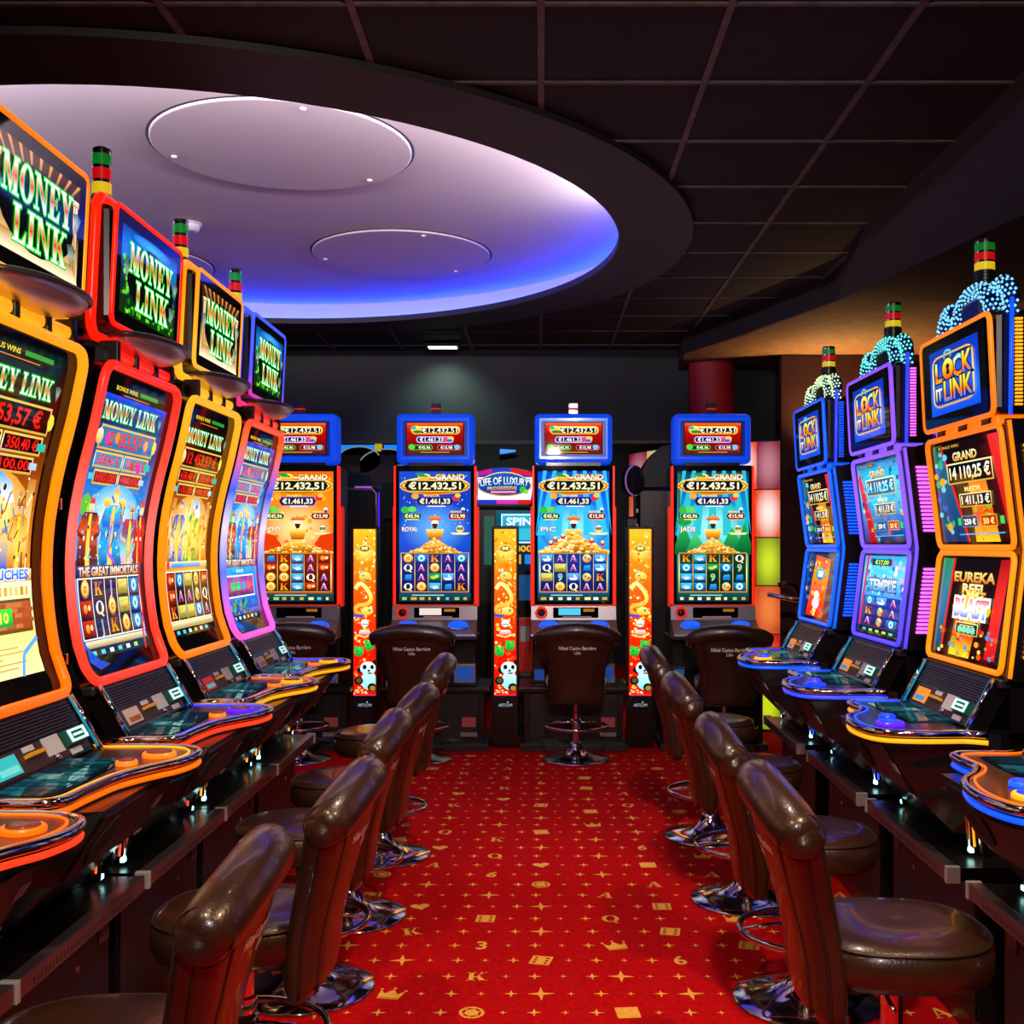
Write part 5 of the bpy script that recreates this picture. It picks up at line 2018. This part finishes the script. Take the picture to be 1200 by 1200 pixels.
def lock_machine(Y, key, v, label, card, deckled, rib):
    root = thing('slot_machine', label, 'slot machine', (1.413, Y, CT), -PI / 2, 'right row of slot machines')
    led = NEON[key]
    prof = [(-.03, .92), (-.03, 1.09), (-.08, 1.48), (-.03, 1.88), (-.12, 1.9), (-.42, 1.9), (-.42, .92)]
    cab = mesh_obj('cabinet', MB().prism(prof, -.33, .33, lambda p, t: P(t, p[0], p[1])), black, root)
    for nm, z0, z1, art in (('upper_screen', 1.49, 1.87, lock_mid(v)), ('lower_screen', 1.10, 1.47, lock_low(v))):
        g = mesh_obj(nm + '_glass', MB().grid(2, 2, lambda u, w: P(-.325 + .65 * u, frl(z0 + (z1 - z0) * w) - .012, z0 + (z1 - z0) * w)), blackg, root)
        art.build(nm, lambda u, w, l: P(-.308 + .616 * u, frl(z0 + .012 + (z1 - z0 - .024) * w) - .008 + l, z0 + .012 + (z1 - z0 - .024) * w), SCR, root)
        frame_tube('screen_frame', root, -.325, .325, z0, z1, .03, .0095, frl, led)
    # side wings with lit ribs
    for s in (-1, 1):
        wing = mesh_obj('side_wing', MB().prism([(frl(1.09) - .01, 1.08), (frl(1.48) - .012, 1.48), (frl(1.87) - .01, 1.885), (-.16, 1.885), (-.2, 1.48), (-.16, 1.08)], .332, .352, lambda p, t: P(s * t, p[0], p[1])), black, root)
        for z0 in (1.15, 1.55):
            mb = MB()
            for k in range(17):
                z = z0 + .0155 * k
                f = frl(z + .004)
                m2 = MB().box(.3525, .366, -(f - .05), -(f - .095), z - CT, z + .0095 - CT, .003)
                if s < 0:
                    m2.xf(Matrix.Diagonal((-1, 1, 1, 1)))
                mb.add(m2.v, m2.f)
            tag(mesh_obj('lit_ribs', mb, rib, wing), kind='stuff')
        mesh_obj('wing_edge_light', MB().tube([P(s * .353, frl(z) - .018, z) for z in [1.09 + .0395 * k for k in range(21)]], .007, 8), led, wing)
        mesh_obj('wing_trim', MB().tube([P(s * .356, frl(z) - .14 - .03 * math.sin((z - 1.08) * 3.9), z) for z in [1.0 + .05 * k for k in range(19)]], .008, 8), chrome, wing)
        mesh_obj('outer_trim', MB().tube([P(s * .358, frl(z) - .175 - .03 * math.sin((z - 1.08) * 3.9), z) for z in [.95 + .05 * k for k in range(20)]], .005, 6), mat('outer_gold', 'c08a30', .25, .8), wing)
    # topper
    ft = lambda z: .012 + (z - 1.9) * .05
    top = mesh_obj('topper', MB().box(-.31, .31, -.01, .16, 1.905 - CT, 2.23 - CT, .02), black, root)
    mesh_obj('topper_glass', MB().grid(2, 2, lambda u, w: P(-.3 + .6 * u, ft(1.912 + .3 * w) + .003, 1.912 + .3 * w)), blackg, top)
    lock_top_art = lock_top()
    lock_top_art.build('topper_screen', lambda u, w, l: P(-.275 + .55 * u, ft(1.915 + .295 * w) + .0045 + l, 1.915 + .295 * w), SCR, top)
    frame_tube('topper_frame', top, -.308, .308, 1.905, 2.218, .03, .009, ft, led)
    frame_tube('rear_loop', top, -.325, .325, 1.9, 2.235, .04, .009, lambda z: -.16, led)
    for s in (-1, 1):
        mb = MB()
        for k in range(24):
            z = 1.93 + .0115 * k
            m2 = MB().box(.3105, .318, .05, .072, z - CT, z + .006 - CT)
            if s < 0:
                m2.xf(Matrix.Diagonal((-1, 1, 1, 1)))
            mb.add(m2.v, m2.f)
        tag(mesh_obj('side_ribs', mb, rib, top), kind='stuff')
        mesh_obj('side_bar', MB().tube([P(s * .326, -.03, 1.9), P(s * .326, -.035, 2.26)], .007, 6), lbv if key != 'amber' else lblue, top)
    mesh_obj('neck_light', MB().box(-.27, .27, .01, .12, 1.872 - CT, 1.906 - CT, .008), led, root)
    for x in (-.2, 0, .2):
        mesh_obj('neck_clip', MB().box(x - .03, x + .03, .0, .1, 1.87 - CT, 1.91 - CT, .003), dark, root)
    # studded horns on top
    stud_m = mat('stud_' + key, 'a0e8ff', .3, emit={'amber': '70c8ff', 'violet': '60e0d8', 'blue': 'd0e8a0'}[key], strength=1.3)
    hub = mesh_obj('crown_hub', MB().box(-.09, .09, .03, .13, 2.22 - CT, 2.33 - CT, .02), black, root)
    mesh_obj('hub_plate', MB().lathe([(.05, 2.33 - CT), (.05, 2.362 - CT)], 20, (0, .08, 0)), mat('hub_teal', '1a5a70', .25, .5), hub, autosm=.5)

    def studs(pth, sg, f0, rr, parent):
        mb = MB()
        L = [(Vector(p)) for p in pth]
        dist = 0
        row = 0
        for i in range(len(L) - 1):
            sl = (L[i + 1] - L[i]).length
            while dist < sl:
                a = L[i].lerp(L[i + 1], dist / sl)
                d = (L[i + 1] - L[i]).normalized()
                nrm = Vector((-d.y, d.x))
                for w_ in range(-3, 4):
                    an = .62 * w_ + (.31 if row % 2 else 0)
                    c = P(sg * (a.x + nrm.x * rr * math.sin(an)), f0 + rr * math.cos(an), a.y + nrm.y * rr * math.sin(an))
                    r2 = .0058
                    mb.add([(c[0] + r2, c[1], c[2]), (c[0] - r2, c[1], c[2]), (c[0], c[1] + r2, c[2]), (c[0], c[1] - r2, c[2]), (c[0], c[1], c[2] + r2), (c[0], c[1], c[2] - r2)],
                           [(0, 2, 4), (2, 1, 4), (1, 3, 4), (3, 0, 4), (2, 0, 5), (1, 2, 5), (3, 1, 5), (0, 3, 5)])
                dist += .0165
                row += 1
            dist -= sl
        tag(mesh_obj('studs', mb, stud_m, parent), kind='stuff')
    ap = [(-.15, 2.24), (-.135, 2.29), (-.095, 2.325), (-.04, 2.345), (.04, 2.345), (.095, 2.325), (.135, 2.29), (.15, 2.24)]
    arch = mesh_obj('arch', MB().tube([P(a, -.05, b) for a, b in ap], .027, 10), mat('horn_blue', '14206a', .25), root)
    studs(ap, 1, -.05, .027, arch)
    for s in (-1, 1):
        pth = [(.29, 2.22), (.288, 2.26), (.27, 2.3), (.235, 2.325), (.195, 2.32)]
        hp = [P(s * a, -.05, b) for a, b in pth]
        horn = mesh_obj('horn', MB().tube(hp, [.02, .024, .026, .026, .022], 10), mat('horn_blue', '14206a', .25), root)
        studs(pth, s, -.05, .026, horn)
    tower(root, 0, -.08, 2.36, .165, .033)
    belly(root, .3, .085, .93, .006, 1.075, card, teal_glow)
    mesh_obj('belly_top', MB().box(-.33, .33, -.006, .1, 1.055 - CT, 1.085 - CT, .006), dark, root)
    dl = [(-.34, -.02), (-.345, .14), (-.34, .27), (-.27, .29), (-.16, .285), (-.08, .32), (.0, .375), (.12, .405), (.24, .4), (.32, .36), (.35, .26), (.345, .12), (.34, -.02)]
    deck(root, dl, .925, deckled[0], deckled[1], int(Y * 10), [(.2, .3, .045, deckled[2], btn_blue), (.07, .27, .028, deckled[3], btn_blue)])
    lip(root, .33, .34, .06, .885, deckled[0])
    return root


RM = [('blue', 2, 'slot machine at the right edge of the photo, only its blue edged deck showing', card_sun, (lblue, lo, lgold, lblue), 'blue'),
      ('amber', 0, 'orange framed triple screen slot machine nearest on the right', card_sun, (lgold, lblue, btn_violet, btn_blue), 'amber'),
      ('violet', 1, 'purple framed triple screen slot machine in the middle of the right row', card_sun, (lbv, lblue, btn_blue, btn_violet), 'violet'),
      ('blue', 2, 'all blue triple screen slot machine at the far end of the right row', card_sun, (lblue, lbv, lgold, btn_blue), 'blue')]
for i, (key, v, lab, card, dl, rb) in enumerate(RM):
    lock_machine(RCY[i] + .005, key, v, lab, card, dl, COLCOL[rb])

# ------------------------------------------------------------------ back row
BT = .46
BY = 8.2
blue_frame = mat('blue_box', '1458d8', .25, .2, emit='0a48f0', strength=.75, coat=.5)
red_led = mat('red_side_led', 'ff2a14', .3, emit='ff2410', strength=.95)
red_soft = mat('red_soft_led', 'd83828', .35, emit='ff3018', strength=.4)
deck_silver = mat('deck_silver', '8f8589', .3, .55)
blue_btn = mat('blue_play_button', '1868ff', .25, emit='0a50ff', strength=1.)
bill_blue = mat('bill_blue', '1c50a0', .3, emit='1848a0', strength=.55)


def Q(x, f, z):
    return (x, -f, z - BT)


def fortune_machine(X, kind, label):
    root = thing('slot_machine', label, 'slot machine', (X, BY, BT), 0, 'back row of slot machines')
    lowc = mesh_obj('lower_cabinet', MB().box(-.3, .3, -.02, .5, 0, .36, .006), black, root)
    mesh_obj('bill_unit', MB().box(.14, .3, -.07, -.02, .03, .17, .006), silver, lowc)
    mesh_obj('bill_light', MB().box(.155, .285, -.074, -.0705, .05, .15), bill_blue, lowc)
    mesh_obj('bill_unit', MB().box(-.3, -.2, -.05, -.02, .03, .15, .006), dark, lowc)
    mesh_obj('bill_light', MB().box(-.285, -.215, -.053, -.0505, .05, .13), bill_blue, lowc)
    # deck
    dk_ = mesh_obj('button_deck', MB().prism([(-.02, .36), (.2, .36), (.235, .385), (.23, .4), (.05, .49), (-.02, .49)], -.31, .31, lambda p, t: (t, -p[0], p[1])), deck_silver, root)
    mesh_obj('control_strip', MB().prism([(-.02, .488), (.045, .488), (.03, .59), (-.02, .59)], -.31, .31, lambda p, t: (t, -p[0], p[1])), deck_silver, dk_)
    mesh_obj('control_glass', MB().box(-.15, .18, -.0465, -.035, .505, .58, .003), blackg, dk_)
    if kind in ('sea', 'blue'):
        mesh_obj('display', MB().box(-.11, .05, -.049, -.0468, .525, .575), mat('lcd_cyan', '48c0e0', .3, emit='48c4e4', strength=.9) if kind == 'sea' else mat('lcd_white', 'e0d8d0', .3, emit='e8e0d0', strength=.8), dk_)
    mesh_obj('sticker', MB().box(-.08, .13, -.0495, -.0475, .505, .517), mat('pink_sticker', 'e0b0c0', .5), dk_)
    mesh_obj('sticker', MB().box(.07, .15, -.0495, -.0475, .55, .57), slot_gold, dk_)
    for s in (-1, 1):
        cx = s * .18
        b = mesh_obj('play_button', MB().lathe([(.07, 0), (.07, .02), (.06, .03)], 24, (0, 0, 0), 'z', 1, .6).xf(Matrix.Translation((cx, -.14, .447)) @ Matrix.Rotation(.46, 4, 'X')), blue_btn, dk_, autosm=.6)
        mesh_obj('button_rim', MB().lathe([(.078, -.002), (.078, .008)], 24, (0, 0, 0), 'z', 1, .6).xf(Matrix.Translation((cx, -.14, .447)) @ Matrix.Rotation(.46, 4, 'X')), chrome, b)
    r_ = mesh_obj('service_ring', MB().lathe([(.045, 0), (.045, .012), (.03, .012), (.03, 0)], 24, (0, 0, 0), 'z').xf(Matrix.Translation((-.235, -.038, .542)) @ Matrix.Rotation(PI / 2, 4, 'X')), red_soft, dk_, autosm=.6)
    mesh_obj('ring_button', MB().lathe([(.028, 0), (.028, .006)], 18).xf(Matrix.Translation((-.235, -.038, .542)) @ Matrix.Rotation(PI / 2, 4, 'X')), mat('dark_red', '4a1010', .4), r_)
    mesh_obj('deck_glow', MB().box(-.29, .29, -.03, -.0, .592, .6), red_soft, dk_)
    # screen panel
    mesh_obj('cabinet', MB().box(-.29, .29, .0, .42, .36, 1.62, .01), black, root)
    for s in (-1, 1):
        mesh_obj('side_light', MB().box(min(s * .287, s * .302), max(s * .287, s * .302), -.02, .05, .6, 1.615, .004), red_led, root)
        mesh_obj('flank', MB().box(min(s * .302, s * .316), max(s * .302, s * .316), .03, .14, .58, 1.32, .005), red_soft if s > 0 or True else silver, root)
    mesh_obj('screen_bezel', MB().box(-.286, .286, -.018, .0, .6, 1.615, .004), blackg, root)
    fortune_main(kind).build('main_screen', lambda u, v, l: (-.278 + .556 * u, -.0195 - l, .604 + 1.005 * v), SCR, root)
    # blue top box
    tb = mesh_obj('top_box', MB().box(-.285, .285, -.01, .2, 1.63, 2.0, .035), blue_frame, root)
    mesh_obj('box_collar', MB().box(-.2, .2, .0, .2, 1.6, 1.64), black, tb)
    mesh_obj('box_recess', MB().box(-.235, .235, -.014, -.008, 1.685, 1.945, .004), mat('blue_lip', '0a38a0', .3, emit='0828a0', strength=.3), tb)
    fortune_top().build('top_screen', lambda u, v, l: (-.212 + .424 * u, -.0148 - l, 1.7 + .232 * v), SCR, tb)
    cd = mesh_obj('candle', MB().box(-.035, .035, .03, .1, 2.0, 2.03, .003), black, root)
    mesh_obj('candle_red', MB().box(-.034, .034, .031, .099, 2.03, 2.045, .002), redl, cd)
    mesh_obj('candle_blue', MB().box(-.034, .034, .031, .099, 2.015, 2.029, .002), mat('candle_blue', '2030a0', .3, emit='2030a0', strength=.4), cd)
    mesh_obj('candle_top', MB().box(-.035, .035, .03, .1, 2.045, 2.08, .003), black, cd)
    # stand below
    return root


def stand(X, label):
    t = thing('machine_stand', label, 'machine stand', (X, BY, 0), 0, 'stands of the back row')
    mesh_obj('top_board', MB().box(-.4, .4, -.1, .5, .43, .46, .004), counter_m, t)
    b = mesh_obj('body', MB().box(-.36, .36, -.04, .48, .04, .43), counter_m, t)
    mesh_obj('door', MB().box(-.32, .32, -.048, -.04, .09, .4, .003), mat('stand_door', '161414', .35), b)
    mesh_obj('plinth', MB().box(-.39, .39, -.09, .48, 0, .05, .004), blackm, t)
    mesh_obj('plinth_strip', MB().box(-.39, .39, -.094, -.0905, .03, .045), mat('plinth_strip', '3c3a3c', .3, .6), t)
    mesh_obj('sticker', MB().box(.2, .3, -.052, -.0485, .17, .24), stick_r, b)
    mesh_obj('vent', MB().box(.19, .31, -.052, -.0485, .1, .13), silver, b)


BM = [(-1.78, 'orange', 'orange'), (-.776, 'blue', 'deep blue'), (.238, 'sea', 'bright blue'), (1.257, 'green', 'green')]
labs = ['back machine with blue top box and orange screen, partly hidden on the left', 'back machine with blue top box and starry deep blue screen', 'back machine with blue top box and blue screen over a big coin heap', 'back machine with blue top box and green mountain screen by the red pillar']
sl = ['black stand under the orange screen machine', 'black stand under the deep blue screen machine', 'black stand under the coin heap machine at the end of the aisle', 'black stand under the green mountain screen machine']
for (X, k, _), lab, s in zip(BM, labs, sl):
    stand(X, s)
    fortune_machine(X, k, lab)

# light pillars between the back machines
for i, (X, lab) in enumerate(((-1.30, 'tall narrow orange display pillar left of the deep blue machine'), (-.263, 'tall narrow orange display pillar left of the middle chair'), (.732, 'tall narrow orange display pillar left of the green machine'))):
    t = thing('display_pillar', lab, 'display', (X, BY + .06, 0), 0, 'display pillars of the back row')
    mesh_obj('case', MB().box(-.098, .098, -.01, .12, 0, 1.635, .006), black, t)
    mesh_obj('edge_trim', MB().box(-.101, -.0985, -.012, .05, .05, 1.63), mat('pillar_edge', '3a2018', .4), t)
    pillar_art(i).build('display_screen', lambda u, v, l: (-.086 + .172 * u, -.011 - l, .385 + 1.228 * v), SCR, t)
    lg = text_obj('logo', 'ARTCOM', .022, mat('logo_white', 'c8e8f0', .4, emit='a8d0e0', strength=.6), t, lambda x, z: (x, -.0115, .315 + z), .1)
    mesh_obj('logo_dot', MB().lathe([(.006, 0), (.006, .0012)], 8).xf(Matrix.Translation((.018, -.0105, .337)) @ Matrix.Rotation(PI / 2, 4, 'X')), mat('logo_white'), lg)

# ------------------------------------------------------------------ room beyond
t = thing('slot_machine', 'machine beyond the back row with an arched lit sign', 'slot machine', (-.36, 11.0, 0), 0)
mesh_obj('cabinet', MB().box(-.36, .36, 0, .6, 0, 1.86, .02), black, t)
mb = MB()
ar = [(-.34 + .68 * k / 16, 2.2 + .06 * (1 - ((k - 8) / 8) ** 2)) for k in range(17)] + [(.27, 1.88), (-.27, 1.88)]
hs = mesh_obj('sign_box', mb.prism(ar, 0.02, .3, lambda p, q: (p[0], q, p[1])), black, t)
luxury_art().build('sign', lambda u, v, l: ((-.26 + .52 * u) * (1 + .22 * v), .015 - l, 1.9 + (.3 + .055 * (1 - (2 * u - 1) ** 2)) * v), PRINT, hs)
back_screen_art().build('screen', lambda u, v, l: (-.08 + .4 * u, -.005 - l, 1.25 + .58 * v), PRINT, t)
mesh_obj('side_sign', MB().box(-.2, -.1, -.02, -.002, 1.3, 1.78), mat('side_sign', '1a6a60', .4, emit='186858', strength=.5), t)
mesh_obj('lower_screen', MB().box(-.08, .32, -.02, -.002, .95, 1.2), mat('side_screen', '105070', .3, emit='104a78', strength=.8), t)

t = thing('slot_machine', 'dark domed machine half hidden left of the green screen machine', 'slot machine', (1.0, 8.87, 0), 0)
mesh_obj('cabinet', MB().box(-.25, .25, -.1, .26, 0, 1.95, .03), black, t)
dm = MB()
dp = [(-.25, 1.95)] + [(-.25 + .5 * k / 14, 1.95 + .33 * math.sin(PI * k / 14) ** .7) for k in range(1, 14)] + [(.25, 1.95)]
mesh_obj('dome', dm.prism(dp, -.1, .26, lambda p, q: (p[0], q, p[1])), blackm, t)
wh = mesh_obj('wheel', MB().lathe([(.12, 0), (.12, .03), (.02, .035)], 28).xf(Matrix.Translation((-.27, -.1, 2.0)) @ Matrix.Rotation(PI / 2, 4, 'X') @ Matrix.Rotation(-.9, 4, 'Y')), dark, t, autosm=.5)
mesh_obj('wheel_lights', MB().tube([(-.27 + .115 * math.cos(a) * .6, -.13, 2.0 + .115 * math.sin(a)) for a in [2 * PI * k / 24 for k in range(24)]], .008, 5, True), mat('wheel_violet', '9060a0', .4, emit='805890', strength=.6), wh)
mesh_obj('side_speaker', MB().box(-.34, -.22, -.08, .05, 1.3, 1.72, .02), dark, t)
for k in range(6):
    mesh_obj('edge_bolt', MB().box(-.252, -.24, -.106, -.1, 1.75 - .12 * k, 1.78 - .12 * k), silver, t)

t = thing('slot_machine', 'dark machine with two oval discs beyond the gap left of the deep blue machine', 'slot machine', (-1.62, 10.6, 0), 0)
mesh_obj('cabinet', MB().box(-.2, .34, 0, .5, 0, 1.75, .03), blackm, t)
for x, r, z in ((-.1, .2, 2.3), (.16, .26, 2.24)):
    d = mesh_obj('disc', MB().lathe([(r, 0), (r, .04)], 36, (x, -.02, z), 'y', 1, .62), mat('bronze_disc', '3a3024', .35, .5), t, autosm=.5)
    mesh_obj('disc_edge', MB().tube([(x + r * math.cos(a), -.03, z + r * .62 * math.sin(a)) for a in [PI * k / 18 for k in range(2, 17)]], .006, 5), mat('disc_edge', 'b0c0b0', .3, emit='a0b8b0', strength=.5), d)
mesh_obj('disc_window', MB().box(.26, .33, -.03, -.02, 2.2, 2.25), mat('disc_window', 'd8c8a0', .4, emit='d8c8a0', strength=.8), t)
mesh_obj('violet_sign', MB().box(-.14, .02, -.03, -.002, 2.0, 2.05), mat('violet_sign', 'b040d0', .4, emit='b048d0', strength=.9), t)
mesh_obj('post', MB().box(.05, .12, .0, .08, 1.75, 2.5), black, t)
mesh_obj('yellow_lens', MB().lathe([(.035, 2.38), (.035, 2.46)], 14, (.08, .0, 0)), yel, t, autosm=.5)
t = thing('slot_machine', 'machine with silver edged frame just right of the orange screen machine', 'slot machine', (-1.52, 9.5, 0), 0)
mesh_obj('cabinet', MB().box(-.25, .13, 0, .4, 0, 1.98, .02), black, t)
mesh_obj('frame_edge', MB().tube([(.12, -.01, 1.35), (.12, -.01, 1.93), (.09, -.01, 1.965), (-.25, -.01, 1.97)], .014, 8), silver, t)
mesh_obj('violet_edge', MB().tube([(.145, -.01, 1.35), (.145, -.01, 1.94)], .006, 6), btn_violet, t)
# fire extinguisher like red box and chrome bits beside the middle machine
t = thing('wall_cabinet', 'small red box with a white plate between the display pillar and the middle machine', 'box', (-.13, 8.75, 0))
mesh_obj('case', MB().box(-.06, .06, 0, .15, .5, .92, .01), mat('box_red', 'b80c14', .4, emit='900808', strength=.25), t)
mesh_obj('plate', MB().box(-.03, .04, -.004, .0, .74, .86), stick_w, t)
mesh_obj('stand', MB().box(-.05, .05, .02, .12, 0, .5), black, t)
# handrail by the lit panels
t = thing('handrail', 'black tubular handrail in front of the lit panel wall', 'handrail', (1.84, 8.0, 0))
mesh_obj('post_rail', MB().tube([(-.1, .2, 1.2), (-.04, .2, 1.215), (.02, .2, 1.19), (.05, .2, 1.12), (.05, .2, .0)], .02, 8), black, t)
mesh_obj('cross_rail', MB().tube([(-.2, .1, 1.14), (.05, .1, 1.09), (.3, .1, 1.02)], .018, 8), chrome, t)
mesh_obj('rail_post', MB().tube([(.28, .1, 1.03), (.28, .1, 0)], .018, 8), black, t)

# added lamp, unseen behind the right row, that warms the soffit and pillar
t = thing('added_uplight', 'unseen lamp added behind the right row to warm the soffit', 'lamp', (2.3, 8.86, 2.0))
mesh_obj('lamp_body', MB().lathe([(.04, 0), (.06, .05), (.06, .12)], 20), dark, t, autosm=.5)
mesh_obj('bracket', MB().box(-.02, .02, .0, .08, .03, .07), dark, t)
mesh_obj('lamp_lens', MB().lathe([(.05, .118), (.05, .122)], 20), mat('warm_lens', 'ffd090', .3, emit='ffc070', strength=4), t)
sp = light('added_uplight_beam', 'SPOT', (0, 0, .15), 120, 'ffc878', .05, None, 165, .9)
sp.parent = t
sp.rotation_euler = (PI, .35, 0)
